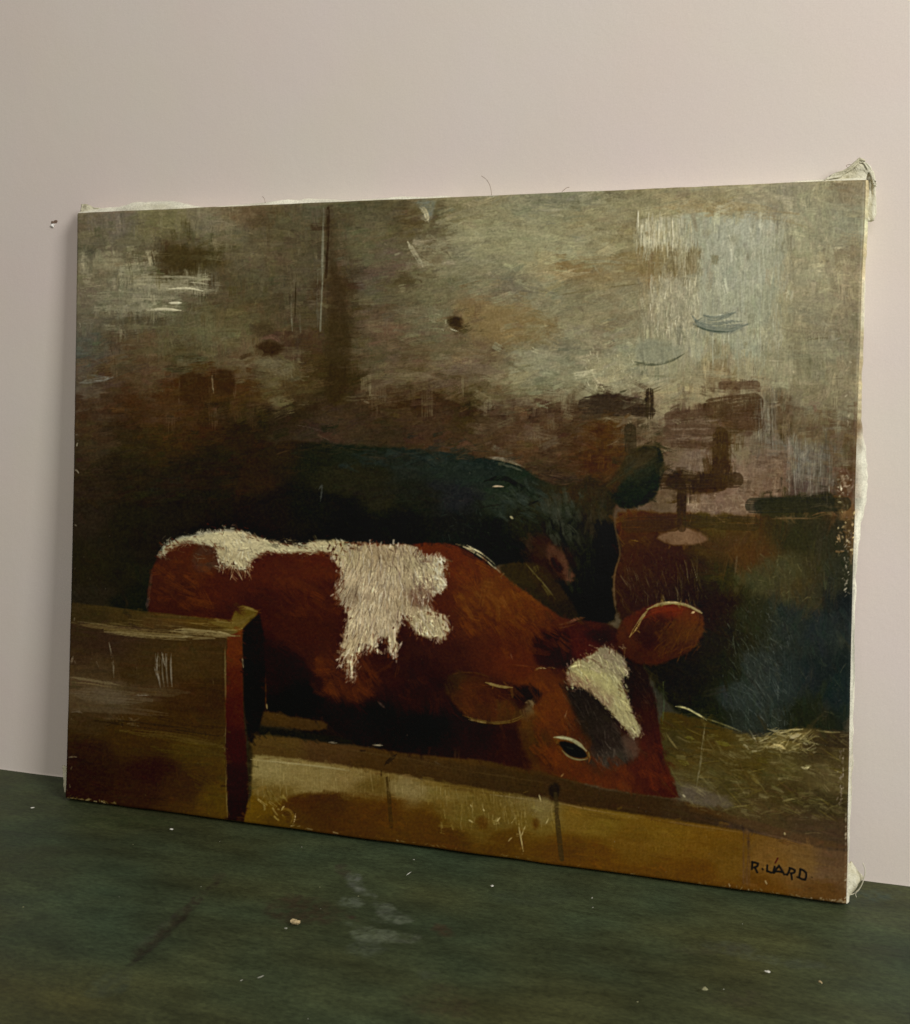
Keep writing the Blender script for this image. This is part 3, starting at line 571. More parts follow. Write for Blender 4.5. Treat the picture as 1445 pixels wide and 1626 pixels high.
# right ear
fill('980,1018 984,994 1005,974 1035,962 1060,956 1090,958 1114,968 1122,985 1118,1012 1100,1034 1070,1048 1045,1056 1018,1056 1000,1046 988,1034', '1000,1010,#371a07 990,1030,#2e1405 1030,980,#341606 1060,975,#4a1c06 1100,980,#40200b 1110,1000,#38200b 1080,1010,#37200d 1050,1000,#281508 1030,1020,#1c0c05 1040,1045,#2a1305 1080,1030,#2a1508', 3, 3, .97, .3)
fill('1020,985 1050,975 1075,982 1062,995 1040,1010 1015,1025 1005,1012', '#201006', 6, 4, .7)
dabs(70, (1040, 985, 1115, 1040), (12, 34), (2, 4), -.9, .3, 3, .1, .5, .5, .4, pal=['#41280f', '#33200d', '#4a2c12', '#26140a'])
path('1002,1012 1012,996 1024,978 1034,966', 4.5, '#7c673a', .85, .9, .25); path('1008,1006 1022,984', 2, '#9c8857', .8, .9, .2); path('1030,968 1050,959 1075,957 1098,962 1117,974', 5, '#7a6a3c', .85, .9, .2); path('1060,957 1080,957', 3, '#a3925c', .7, .8, .2); path('1100,964 1118,974', 4, '#8d7a4a', .8, .8, .1)
path('1020,985 1045,968 1090,968', 7, '#4d1d06', .6, .4, .3); path('1101,974 1106,972', 3, '#b09a80', .8, .9, .1)
# left ear
fill('706,1082 718,1068 745,1070 790,1080 830,1090 862,1100 860,1112 846,1128 822,1143 790,1151 755,1146 734,1132 716,1112 706,1096', '720,1085,#21150b 750,1095,#331806 780,1110,#2c0f03 760,1130,#2e1706 810,1130,#33200b 800,1100,#240b03 840,1110,#170703', 3.5, 3, .95, .2)
path('736,1136 765,1147 800,1149 826,1142 846,1126', 5, '#4b3a18', .75, .7, .3); path('745,1143 772,1148', 2, '#7d6b3e', .6, .7, .3)
fill('800,1098 830,1088 856,1092 864,1104 850,1116 826,1112', '#100603', 4, 3, .9); path('772,1084 795,1091 815,1092', 4, '#6a5528', .85, .9, .15); path('712,1072 750,1066 785,1078', 3, '#34200f', .6, .4, .3)
path('728,1100 760,1085 800,1100', 6, '#3c1d08', .4, .3, .4); dabs(30, (725, 1085, 810, 1140), (14, 30), (2, 4), .4, .4, 3, .12, .5, .4, .4, pal=['#3a1c08', '#2a1004', '#45260e'])
# face
fill('836,1120 846,1112 856,1140 846,1160 850,1200 870,1230 850,1232 832,1190 822,1150', '840,1150,#3a260f 850,1200,#352109 838,1122,#56482f', 6, 5, .6); path('836,1116 844,1114 848,1124', 6, '#5b4c34', .7, .6, .2)
fill('880,1100 900,1098 905,1120 925,1160 930,1175 900,1165 870,1168 862,1130', '880,1130,#431e06 910,1160,#3d1905', 8, 5, .6)
fill('900,1096 925,1090 948,1106 970,1134 990,1165 1000,1200 985,1222 958,1218 945,1190 935,1160 915,1130 903,1110', '920,1105,#15100e 945,1140,#17120f 970,1170,#1c1613 975,1205,#26201c 950,1180,#181210', 5, 5, .9)
dabs(170, (900, 1095, 1000, 1220), (9, 26), (1.3, 2.4), 1.1, .22, 2, .1, .55, .8, .35, pal=['#3a3330', '#2a2421', '#1a1412', '#463e3a', '#0c0908'], mask=ca)
fill('998,1064 1012,1062 1030,1080 1042,1110 1046,1140 1030,1165 1015,1150 1004,1120 994,1095 992,1078', '1010,1085,#150d0b 1030,1120,#1a0c09 1035,1145,#240d07', 5, 4, .9)
dabs(80, (995, 1062, 1045, 1150), (8, 22), (1.3, 2.2), 1.25, .25, 2, .1, .5, .8, .35, pal=['#362c28', '#241a17', '#120a08', '#42332c'])
fill('870,1215 940,1212 1000,1225 1050,1240 1078,1266 1000,1256 900,1238', '900,1225,#3a1804 960,1240,#3c1603 1040,1250,#2a0800', 8, 5, .5); path('1038,1150 1048,1195 1064,1235 1084,1262', 4, '#200600', .6, .3, .2)
fill('985,1168 1015,1168 1020,1190 1012,1206 998,1200', '#41332c', 6, 4, .7); dabs(20, (950, 1195, 985, 1220), (8, 18), (2, 4), 1.3, .3, 2, .1, .5, .6, .4, pal=['#38302b', '#463d37'])
BLZ = '''903,1060 912,1050 935,1042 948,1034 958,1026 972,1028 988,1042 999,1060 998,1068 991,1078 990,1092 997,1106 1004,1124 1012,1142 1019,1156 1018,1169 1008,1170 1000,1162 986,1148 970,1128 950,1108 934,1096 918,1090 903,1090 900,1078'''
fill(BLZ, '912,1062,#7d7550 925,1072,#8f8a57 950,1055,#7e7757 970,1045,#6a5f4f 985,1060,#6d6452 945,1080,#908b5a 965,1095,#8a8658 985,1090,#777150 980,1120,#837d57 1000,1150,#7b7452 1012,1165,#7a7158 908,1086,#67493d 940,1100,#6d5646 960,1120,#6a5444', 2.5, 3.5, .97, .5)
bm = np.zeros((PH, PW), np.float32); am, x0_, y0_, x1_, y1_ = polymask(pts(BLZ), 4, 6); bm[y0_:y1_, x0_:x1_] = am
dabs(260, (905, 1040, 1015, 1168), (10, 28), (1.3, 2.6), 1.0, .25, 2, .08, .7, 1.3, .3, pal=['#a19c69', '#8d8858', '#b0aa7a', '#77704a', '#969064'], mask=bm)
dabs(70, (935, 1026, 1000, 1070), (6, 14), (1.6, 3), 1.0, .8, 2, .1, .7, 1.2, .3, pal=['#8a7c6a', '#5e4c42', '#a0937e', '#75635a'])
dabs(40, (903, 1076, 945, 1098), (6, 14), (1.6, 3), .4, .5, 2, .1, .6, 1.0, .3, pal=['#6b4a40', '#7d6052', '#57392f'])
path('908,1060 920,1056 932,1060', 3, '#b5ae80', .8, 1.2, .2); path('990,1062 999,1068 994,1074', 4, '#b3a78f', .8, 1.2, .2); path('938,1046 950,1050 960,1062', 3, '#4d342b', .6, .6, .3)
# eye
fill('880,1170 893,1168 912,1172 926,1181 935,1192 938,1204 930,1209 912,1208 899,1200 893,1190 884,1180', '890,1173,#4a3212 915,1178,#3f2a10 934,1200,#452c10 910,1205,#40290e', 2.5, 1.5, .9, .2)
fill('890,1180 905,1180 920,1186 932,1195 934,1203 916,1203 902,1198 897,1190', '#060602', 1.6, 1, .98)
path('940,1200 936,1212', 2.5, '#4f2a10', .7, .3, .1); path('886,1182 896,1186', 3, '#1b0f06', .8, .2, 0)
path('902,1128 898,1140', 2, '#7d6350', .5, .6, .2); path('896,1229 892,1234', 2.5, '#6a5030', .6, .6, .2)

# ---- 5. hay beyond the trough
fill('1048,1130 1080,1135 1110,1140 1150,1156 1190,1168 1215,1170 1240,1160 1290,1156 1340,1162 1372,1165 1372,1356 1250,1336 1150,1300 1086,1282 1070,1240 1056,1200',
 '''1080,1150,#2b2209 1130,1165,#30260c 1070,1180,#2a2411 1190,1185,#3a3119 1250,1175,#4b4123 1100,1200,#342a11 1180,1220,#342b12 1250,1215,#38311b 1300,1190,#2c2416 1330,1180,#241d14
 1320,1230,#403723 1250,1260,#2c2413 1150,1260,#302915 1320,1280,#272113 1200,1290,#342a19 1100,1270,#373028 1300,1310,#31261b 1340,1330,#33271c 1120,1240,#3a321a 1330,1210,#322a19''', 3, 4, 1, name='hay')
hy = MASKS['hay']
dabs(420, (1050, 1135, 1360, 1340), (20, 60), (2, 7), .28, .3, 7, .14, .5, .4, .45, mask=hy)
dabs(260, (1060, 1145, 1345, 1300), (12, 44), (1.4, 3.2), .35, .4, 3, .15, .5, .6, .45, pal=['#4b4219', '#3c341a', '#5a4f22', '#241e0d', '#464024', '#2f280f'], mask=hy)
dabs(50, (1215, 1158, 1292, 1192), (10, 26), (1.5, 4), -.35, .4, 3, .12, .8, 1.1, .35, pal=['#7d7148', '#6b6038', '#8c8058', '#5a4f2a'])
path('1222,1158 1240,1163 1262,1160 1278,1158', 4, '#8b8058', .8, 1, .3); path('1258,1172 1275,1166', 6, '#9a8c66', .7, 1, .35); path('1225,1186 1240,1184 1250,1190', 6, '#a08f5e', .65, 1, .35); path('1240,1188 1246,1196', 2, '#b9ac80', .8, 1, .1)
path('1300,1160 1320,1163 1337,1163', 2, '#6d6340', .7, .8, .3)
path('1075,1122 1092,1124 1110,1134 1125,1144', 2.6, '#8b8a6c', .85, 1, .1); path('1120,1140 1150,1150 1180,1162', 1.8, '#5f5d40', .7, .8, .2); path('1192,1158 1198,1168 1204,1178', 1.8, '#7d7a60', .7, .9, .1)
path('1122,1150 1118,1190 1112,1225 1108,1250', 3, '#5d5744', .6, .8, .3); path('1060,1165 1070,1180 1078,1190', 3, '#5b5030', .6, .7, .3); path('1056,1070 1058,1110 1054,1150', 3, '#37402c', .6, .6, .4)
path('1275,1218 1282,1221 1288,1218', 3.4, '#b3aa86', .9, 1, .1); path('1245,1272 1260,1269 1275,1267', 3, '#5f5634', .7, .7, .3); path('1195,1232 1208,1246', 5, '#564a22', .6, .6, .4); path('1140,1178 1162,1184', 7, '#4e4a16', .6, .5, .4); path('1090,1172 1104,1174', 7, '#4b4618', .6, .5, .3); path('1080,1208 1096,1214', 9, '#504a1a', .6, .5, .4)
fill('1078,1256 1095,1244 1120,1252 1165,1272 1165,1284 1120,1280 1088,1272', '#433b35', 5, 5, .7, .2); path('1086,1262 1090,1266', 2.5, '#8a8274', .8, .9, .1)
path('1200,1290 1260,1300 1340,1310', 14, '#2b2216', .5, .3, .4)

# ---- 6. trough planks
fill('398,1120 420,1128 470,1140 520,1146 518,1162 470,1158 405,1152', '430,1142,#32220c 490,1152,#2f200d', 3, 3, .95); fill('400,1152 470,1160 560,1172 560,1184 470,1176 400,1168', '#0e0d08', 3, 2.5, .9)
LEDGE = '396,1172 420,1166 470,1172 520,1180 560,1184 640,1196 720,1204 760,1206 860,1226 960,1254 1080,1270 1150,1290 1250,1318 1372,1350 1372,1380 1250,1345 1150,1325 1050,1308 900,1280 700,1248 600,1226 500,1215 396,1204'
fill(LEDGE, '440,1184,#423012 520,1194,#3c2811 600,1206,#36230b 700,1225,#32210b 800,1245,#2d1e0a 900,1262,#2d1d0b 1000,1285,#2d1d0b 1100,1300,#302110 1200,1320,#352719 1300,1345,#38291b', 3, 2, 1, cc=0)
lm = np.zeros((PH, PW), np.float32); am, x0_, y0_, x1_, y1_ = polymask(pts(LEDGE), 3, 2); lm[y0_:y1_, x0_:x1_] = am
dabs(420, (400, 1165, 1345, 1380), (30, 80), (2, 5), .19, .05, 3, .14, .5, .4, .45, mask=lm)
path('522,1179 535,1180', 3, '#6b604c', .7, .8, .3); path('592,1183 608,1184', 2.4, '#70695a', .8, .9, .2); path('690,1209 700,1215', 3, '#403322', .5, .5, .3)
FRONT = '398,1200 420,1200 520,1212 600,1224 700,1242 800,1258 900,1276 1050,1299 1180,1319 1250,1334 1300,1346 1372,1356 1372,1460 380,1460 385,1290 400,1262'
fill(FRONT, '''440,1222,#6e6234 500,1227,#6b5c2f 560,1237,#655429 600,1246,#54431a 640,1247,#6a5b33 700,1255,#5a491b 460,1262,#402b08 520,1278,#321e03 600,1290,#3f2604 560,1310,#362103 420,1280,#4b3809
 440,1300,#402e08 720,1275,#554317 740,1290,#524417 780,1300,#514216 680,1305,#3e2703 800,1335,#412b05 850,1300,#574716 860,1275,#5a4e2a 920,1300,#5a4511 960,1310,#5c4811 1000,1340,#523b0c 960,1360,#492f06
 900,1350,#422a04 1050,1330,#5c440e 1100,1350,#5c410d 1100,1390,#4c3108 1150,1370,#543c0e 1220,1370,#5f441b 1280,1370,#5d4521 1320,1380,#56422c 1200,1412,#4c320c 1300,1412,#4c3416 1330,1365,#4d3a27 1000,1390,#4a3009 700,1340,#3a2403''', 3, 1.6, 1, name='front', cc=0)
fm = MASKS['front']
dabs(420, (396, 1205, 1350, 1440), (30, 80), (3, 9), .15, .06, 8, .07, .45, .25, .45, mask=fm)
fill('398,1204 425,1204 520,1216 610,1230 618,1240 700,1252 760,1262 745,1272 690,1272 640,1262 610,1262 560,1256 500,1258 468,1262 440,1276 415,1268 400,1262', '430,1225,#73673a 500,1232,#706134 560,1240,#6b5a2f 640,1248,#6d5f36 700,1258,#5d4e20 590,1250,#4f3f18 430,1262,#54441a', 4, 5, .9, .3)
dabs(420, (402, 1206, 720, 1266), (8, 34), (1.2, 2.4), 1.5, .05, 2, .1, .4, .5, .5, pal=['#8a7c4b', '#7b6e40', '#665728', '#5a4b1e', '#73673a'], mask=fm)
fill('445,1290 450,1272 480,1262 560,1264 610,1268 612,1330 520,1322 460,1308', '480,1276,#331a02 520,1285,#331e02 580,1300,#3c2403 470,1300,#342004', 7, 6, .7)
fill('590,1250 610,1236 616,1262 600,1258', '#4a3912', 5, 4, .6)
path('445,1288 456,1284 468,1296 462,1308', 6, '#5b4718', .7, .8, .3); path('470,1292 468,1304 462,1312', 2, '#b8a572', .8, 1.2, .1); path('448,1286 452,1280', 3, '#9a8a4e', .7, 1, .2); dabs(30, (415, 1255, 455, 1300), (8, 22), (2, 5), .7, .6, 2, .12, .6, .8, .4, pal=['#7a6a2c', '#5c4a14', '#8b7c44', '#4b3a0c'])
dabs(240, (700, 1256, 880, 1315), (8, 26), (1.6, 3.4), 1.45, .15, 2, .1, .5, .8, .45, pal=['#6e5f2c', '#5e4e1c', '#7b6c3a', '#4b3a0c'], mask=fm)
fill('858,1265 876,1268 878,1298 868,1312 856,1306 850,1285', '#655930', 5, 4, .6, .3)
for a in ('818,1288 820,1300 812,1310 808,1306', '822,1296 826,1320 832,1352', '790,1305 795,1298', '814,1330 808,1336', '835,1312 828,1330', '745,1302 752,1306', '748,1278 750,1282', '768,1285 770,1288', '872,1300 868,1308', '857,1262 860,1272'):
    path(a, 2, '#a1935c', .7, 1.3, .15)
path('855,1280 850,1292', 5, '#6b5e34', .5, .6, .3); fill('755,1300 770,1296 776,1312 762,1316', '#3f2505', 5, 3, .7); fill('846,1302 856,1300 856,1316 848,1316', '#3a2004', 4, 2, .7)
# joints in the plank
path('612,1214 620,1206 630,1198', 7, '#1a1006', .75, .1, .1); path('606,1222 606,1234', 3, '#2b1f0a', .7, .1, .1); path('616,1236 618,1260 622,1312', 6, '#2b1e06', .7, .1, .1, False)
fill('872,1248 884,1242 892,1250 890,1262 884,1268 874,1264', '#150e05', 3, 2, .9); path('883,1262 885,1290 888,1320 893,1364', 8, '#2c220f', .75, .1, .1, False)
path('1186,1322 1187,1350 1186,1400', 12, '#4a3520', .6, .1, .3, False); path('1190,1324 1191,1370', 3, '#33241a', .5, .1, .2); path('1181,1308 1183,1322', 3, '#2c2018', .5, .1, .2)
path('780,1262 850,1270 870,1276', 3, '#6c5f3c', .5, .6, .3); path('890,1276 940,1286 1000,1297 1050,1303', 3, '#705a34', .5, .6, .3); path('1050,1303 1120,1314 1180,1322', 3, '#66502e', .4, .5, .4); path('1190,1320 1240,1330 1290,1344', 3, '#4b3828', .5, .3, .3)
# left stall block
fill('96,955 160,962 235,972 300,978 366,985 372,970 384,961 400,965 411,970 404,982 392,992 384,1002 384,1012 96,996', '130,975,#2c2210 200,982,#32260f 260,992,#3b2a12 330,998,#3c2b0e 390,975,#43350f 372,996,#4b3b14', 2, 1.5, 1, cc=0)
fill('96,988 170,992 260,998 340,1006 384,1008 360,1020 358,1200 363,1302 300,1300 96,1300', '''120,1010,#2b1e12 160,1020,#2b1d12 150,1070,#392b19 190,1075,#30220f 250,1050,#312310 300,1050,#34250f 340,1050,#32220d 140,1100,#453723 170,1105,#463a28 220,1108,#3a2b18 300,1110,#2f1d0b 340,1110,#2c1a09
 150,1140,#2f2211 250,1150,#301f09 330,1150,#31200a 200,1170,#302009 300,1195,#382909 340,1190,#37280a 150,1210,#211307 250,1220,#210f01 300,1240,#2b1905 340,1262,#3e2c07 340,1220,#382608 150,1245,#201203 200,1260,#261503''', 2, 1.2, 1, name='block', cc=0)
bk = MASKS['block']
dabs(300, (100, 995, 360, 1290), (30, 80), (3, 9), .1, .12, 8, .1, .45, .25, .45, mask=bk)
dabs(260, (100, 995, 360, 1290), (14, 40), (1.4, 3), lambda x, y: 1.5 if rng.random() < .4 else .1, .15, 5, .16, .45, .4, .5, mask=bk)
path('110,988 150,992 180,996', 6, '#51442a', .6, .6, .4); path('165,1000 210,1004 262,1009 300,1012', 11, '#51431f', .65, .6, .4); path('270,1001 310,1003 364,1012', 10, '#6d5d35', .65, .8, .4); path('285,1012 297,1011 300,1010', 2.4, '#a09062', .8, 1, .15)
path('325,1013 340,1014', 2, '#8b7c4c', .7, .9, .2); path('345,1003 365,1008', 3, '#b19f66', .5, .9, .4); path('350,1000 370,1002 384,998', 5, '#6b5a2a', .6, .7, .4); path('330,985 365,996', 6, '#4b3c14', .6, .5, .4); path('376,964 394,966 408,972', 4, '#5f4f22', .7, .6, .3)
dabs(70, (160, 982, 384, 1008), (25, 60), (1.5, 3), .09, .05, 3, .12, .55, .6, .4, pal=['#5d4f2a', '#44361a', '#2b1f0c', '#6b5c34'])
for a, c in (('172,1020 178,1045 180,1075', '#5d5340'), ('150,1048 156,1062', '#564a38'), ('115,1042 112,1054', '#6a5c48'), ('250,1036 248,1060 254,1092', '#6e6658'), ('256,1036 262,1060', '#6b6250'), ('262,1038 264,1066', '#5b5240'), ('270,1042 272,1090', '#5a503f'), ('244,1060 252,1080', '#5b5142'), ('216,1050 218,1080', '#463b26'), ('338,1076 340,1092', '#48391f'), ('357,1060 356,1080', '#6d5a30')):
    path(a, 2.6, c, .75, .9, .3)
path('108,1082 140,1083 185,1092', 5, '#5d4f30', .6, .6, .4); path('120,1100 170,1108 210,1110', 16, '#4e4230', .45, .3, .4); path('215,1104 230,1102 238,1104', 4, '#6c6454', .7, .8, .4); dabs(40, (165, 1138, 225, 1152), (5, 12), (2, 4), .4, .5, 2, .15, .6, .7, .4, pal=['#4a3c26', '#57482f', '#1f1509'])
path('110,1130 122,1128 130,1132', 4, '#554a3a', .6, .7, .4); path('240,1136 300,1150 358,1156', 9, '#1f1206', .4, .2, .3); path('265,1168 320,1182 356,1186', 10, '#433510', .4, .3, .4); path('345,1184 358,1186 360,1196', 4, '#5f5230', .7, .7, .3); path('358,1160 354,1172', 3, '#61532f', .6, .6, .3)
path('360,1196 359,1240 362,1298', 3, '#52401a', .6, .5, .2); path('357,1040 358,1120 358,1170', 3, '#4b3818', .5, .4, .3); path('111,1202 122,1202', 2.4, '#655a44', .7, .7, .3)
fill('360,1012 384,1000 385,1060 386,1120 392,1200 396,1260 388,1306 363,1302 359,1200 357,1100', '372,1030,#4a1f05 372,1080,#3d1502 372,1130,#330f01 372,1180,#260901 378,1250,#1b0500 380,1290,#170501', 2, 1, 1, cc=0)
fill('385,998 395,988 411,974 418,1010 420,1060 422,1120 410,1160 400,1180 394,1176 388,1130 386,1060', '400,1020,#0c0504 402,1100,#080302 404,1150,#0a0503', 2.5, 1.2, .95, cc=0); path('421,1070 422,1110 421,1130', 2, '#3a2008', .6, .5, .3); path('384,1045 386,1060', 2.2, '#7b6a4a', .7, .8, .1); path('423,1118 424,1126', 2, '#7d6a3e', .7, .8, .1)
fill('394,1176 402,1190 400,1250 396,1270 392,1200', '#1c1508', 3, 2, .8); path('390,1240 396,1250 398,1290', 4, '#3f3218', .5, .5, .4)
# tone of the passages before the last layer
def tone(name, g):
    global COL
    m_ = MASKS[name][..., None]; COL *= (1 - m_) + m_ * np.array(g, np.float32)
for n_ in ('cow2', 'dark', 'hay'): MASKS[n_] = MASKS[n_] * (1 - MASKS['calf'])
MASKS['cow2'] = MASKS['cow2'] * (1 - MASKS['block']); MASKS['dark'] = MASKS['dark'] * (1 - MASKS['hay']) * (1 - MASKS['cow2']); MASKS['calf'] = MASKS['calf'] * (1 - MASKS['front']) * (1 - MASKS['block'])
tone('calf', (1.14, 1.12, 1.0)); tone('hay', (1.22, 1.20, 1.05)); tone('dark', (1.24, 1.19, .95)); tone('cow2', (1.2, 1.14, 1.0)); tone('front', (1.04, 1.0, .92))
# the last layer: short loaded dabs laid across every contour so that no outline stays clean
def gang(x, y):
    if y < 800: return wang(x, y)
    if 230 < x < 840 and 850 < y < 1200: return cang(x, y)
    if x < 396 and y > 960: return .12 if rng.random() < .75 else 1.5
    if y > 1195 + (x - 400) * .135: return .16
    if x > 1060: return .5 if y > 1150 else 1.3
    return 1.0
def wmask():
    m_ = np.ones((PH, PW), np.float32)
    for n_ in ('calf', 'cow2', 'dark'): m_ *= 1 - MASKS[n_]
    m_[int(800 - PY0):] = 0
    return m_
wm = wmask()
dabs(2600, (105, 285, 1372, 800), (16, 44), (6, 15), wang, .12, 16, .07, .6, .25, .5, mask=wm)
dabs(3000, (105, 285, 1372, 800), (8, 22), (4, 9), wang, .2, 11, .08, .6, .25, .5, mask=wm)
dabs(9000, (105, 285, 1372, 1425), (9, 24), (4, 9), gang, .35, 3.6, .07, .5, .14, .38)
dabs(9000, (105, 285, 1372, 1425), (4, 11), (2.2, 4.5), gang, .7, 2.6, .1, .5, .16, .45)
# warm modelling of the hide
ca = MASKS['calf']
for n_, bx, pal_, al_ in ((50, (240, 885, 330, 965), ['#4a220a', '#421c08', '#532a10'], .38), (60, (440, 890, 540, 980), ['#451b08', '#3d1706'], .35), (70, (500, 1040, 600, 1110), ['#451c08', '#3d1606', '#4d240c'], .35), (110, (725, 890, 860, 1000), ['#5a300f', '#502809', '#643a16'], .42),
    (60, (800, 960, 900, 1040), ['#4f260a', '#45200a'], .38), (60, (850, 1080, 905, 1210), ['#552a0a', '#4a2208'], .4), (40, (900, 1210, 1010, 1250), ['#4d1f08', '#42180600'], .4), (40, (1020, 1180, 1070, 1255), ['#451207', '#3a0e05', '#521c0a'], .45), (40, (735, 1095, 820, 1140), ['#43200a', '#381806'], .4),
    (50, (1040, 985, 1115, 1035), ['#4f2c10', '#5c3716'], .4), (30, (640, 1070, 720, 1130), ['#280d05', '#1e0904'], .4)):
    dabs(n_, bx, (14, 36), (6, 13), cang if bx[0] < 840 else 1.0, .35, 3, .08, al_, .15, .35, pal=pal_, mask=ca)
# the dark cow's head turned a little out of the gloom
c2 = MASKS['cow2']
for n_, bx, pal_, al_, an_ in ((60, (800, 765, 870, 830), ['#262c24', '#2b3129', '#1f251e'], .45, .6), (70, (865, 785, 925, 860), ['#2c2f24', '#34352a', '#25281f'], .45, 1.2), (40, (925, 775, 965, 850), ['#2f281c', '#272318', '#20201700'], .45, 1.4),
    (40, (905, 850, 945, 940), ['#1c1f15', '#23261b'], .4, 1.45), (30, (835, 850, 872, 892), ['#2e1e16', '#26180f'], .45, .9), (40, (950, 830, 984, 975), ['#08090500', '#0b0c07'], .6, 1.5), (50, (540, 715, 760, 745), ['#1d241f', '#232a24'], .4, .08), (60, (990, 740, 1052, 795), ['#1b2119', '#242a1f'], .4, -.5), (30, (1000, 712, 1050, 740), ['#383222', '#2f2a1c'], .45, -.3)):
    dabs(n_, bx, (12, 30), (4, 10), an_, .3, 3, .08, al_, .15, .35, pal=pal_, mask=c2)
path('981,800 977,830 984,858 988,882 979,905 976,945 983,984', 3, '#4d3a24', .5, .3, .3)
HAY2 = ['#6e6538', '#5c542c', '#7a7044', '#4c4524', '#857a4c', '#3c371d']
dabs(300, (1075, 1165, 1345, 1300), (10, 30), (3, 9), .3, .35, 3, .12, .26, .5, .5, mask=hy, pal=HAY2)
dabs(60, (1180, 1165, 1300, 1195), (8, 22), (2, 5), .2, .4, 3, .12, .6, .7, .4, pal=['#857a4c', '#9a8f62', '#6e6538'])
# the post, the smudges and the lit scrapes again
fill('519,326 527,326 533,420 552,470 556,560 548,640 516,640 520,540 526,470 520,400', '530,380,#3d3322 540,470,#35291800 535,540,#32271400 530,620,#2b200f', 7, 5, .6)
path('514,332 512,420 508,525', 3.6, '#6b6853', .6, .5, .35, False); path('522,330 521,380 518,440', 4, '#2f2416', .75, .2, .15, False); path('463,470 464,526', 2.6, '#6c6751', .6, .4, .35); path('470,448 468,510', 1.8, '#282010', .6, .1, .2); path('478,500 477,528', 4, '#625d4a', .5, .4, .4)
fill('406,546 430,541 448,548 446,560 426,566 408,560', '#2f2010', 5, 4, .75); fill('398,520 420,508 440,520 425,538 402,536', '#3a2d1b', 7, 5, .5); path('414,538 434,533 446,545', 6, '#5a4131', .6, .3, .35)
fill('711,507 722,501 734,508 735,520 722,524 713,516', '#33271500', 5, 6, .6); path('716,522 728,526', 2.2, '#a19a7a', .7, .7, .2); dabs(14, (684, 496, 708, 524), (5, 12), (2, 4), .8, .6, 2, .1, .7, .6, .4, pal=['#827c5c', '#746d4f'])
fill('285,600 292,592 320,592 330,603 330,640 288,644', '#2f1d0b', 4, 4, .6); fill('341,590 354,585 370,590 375,612 370,626 344,624', '#2e1d0c', 4, 4, .6); path('336,596 338,624', 3, '#6a5a3e', .6, .5, .3)
fill('250,398 285,391 332,402 326,418 300,430 262,424', '#3a3019', 7, 6, .5); path('268,459 300,457 322,462', 3, '#aaa484', .8, .8, .35); path('240,491 262,491 287,493', 4, '#a8a181', .8, .8, .35); path('268,481 288,481', 3.4, '#b0aa8c', .85, .9, .2); path('190,444 260,441 333,445', 9, '#837d60', .5, .6, .45)
path('126,608 150,604 178,599', 7, '#66635a', .35, .3, .45)
# stall board: lit upper lip, seam, chalky sheen
for a, w_, c, al in (('112,990 200,1001 300,1009 380,1010', 10, '#5a4a28', .55), ('165,1003 260,1012 340,1014', 8, '#6b5c38', .6), ('270,1001 330,1004 372,1010', 8, '#77673c', .6), ('330,988 372,994 402,976', 8, '#56461c', .5), ('112,960 232,975 330,984', 8, '#33280f', .5),
    ('108,1126 200,1128 280,1136', 10, '#4a3d2a', .4), ('110,1100 180,1106 240,1112', 22, '#4d412e', .5), ('180,1090 250,1098 300,1100', 16, '#403420', .4), ('150,1144 240,1152 357,1170', 9, '#1f1508', .6), ('190,1160 280,1170 357,1184', 12, '#43351500', .55), ('240,1186 300,1192 357,1200', 14, '#3a2d10', .5),
    ('356,1014 358,1100 358,1180', 2.6, '#5d4d29', .55), ('357,1186 360,1240 362,1298', 3, '#55451f', .6), ('110,1075 150,1080 190,1088', 5, '#5f5236', .6), ('300,1230 340,1250 352,1296', 22, '#3b2c0c', .4)):
    path(a, w_, c, al, .3, .3)
for x_ in (246, 252, 258, 264, 271): path('%d,1038 %d,1062 %d,1090' % (x_, x_ + rng.uniform(-2, 2), x_ + 2), 2.2, '#6a6252', .5, .7, .35)
path('172,1020 178,1045 180,1076', 2.6, '#5f5542', .6, .6, .3)
for a, w_, c in (('652,388 660,404 674,424', 8, '#948c6c'), ('668,330 678,338 681,352', 7, '#a79d78'), ('672,372 700,366 716,356', 9, '#5b513a'), ('682,392 712,386', 10, '#857e5f'), ('705,350 740,336 790,330', 14, '#7f7858'), ('720,376 790,366 850,372', 18, '#8d8863'), ('730,404 800,396 880,388', 16, '#8b8660'),
    ('700,436 760,428 800,420', 16, '#76704f'), ('800,452 850,458 880,466', 14, '#6a634d'), ('760,500 830,496 884,516', 26, '#77643c'), ('884,420 950,412 1010,420', 14, '#7d683f'), ('890,436 930,440 1030,438', 12, '#7c6a44'), ('870,340 940,332 1010,340', 16, '#857d59'), ('1040,330 1140,322 1270,340', 12, '#8d7b51'),
    ('820,578 870,572 910,590', 30, '#838061'), ('860,610 900,604 930,600', 18, '#7f7b59'), ('700,590 760,584 800,592', 16, '#665643'), ('640,556 700,550 780,560', 14, '#5f5239'), ('600,600 660,594 700,602', 9, '#6b5c42'), ('560,480 620,474 690,470', 14, '#5d563a'), ('580,430 640,420', 22, '#5c4a39'), ('1060,596 1110,592 1180,598', 10, '#8a8260'), ('1215,560 1290,566 1350,560', 16, '#83805f'), ('1250,480 1330,486', 20, '#8b8463'), ('1240,520 1340,530', 12, '#7a6f52'), ('380,560 420,556 400,576', 10, '#55492f'), ('200,560 260,556 330,562', 12, '#4d452b'), ('240,520 330,528 400,526', 14, '#585335')):
    path(a, w_, c, .42, .35, .35)
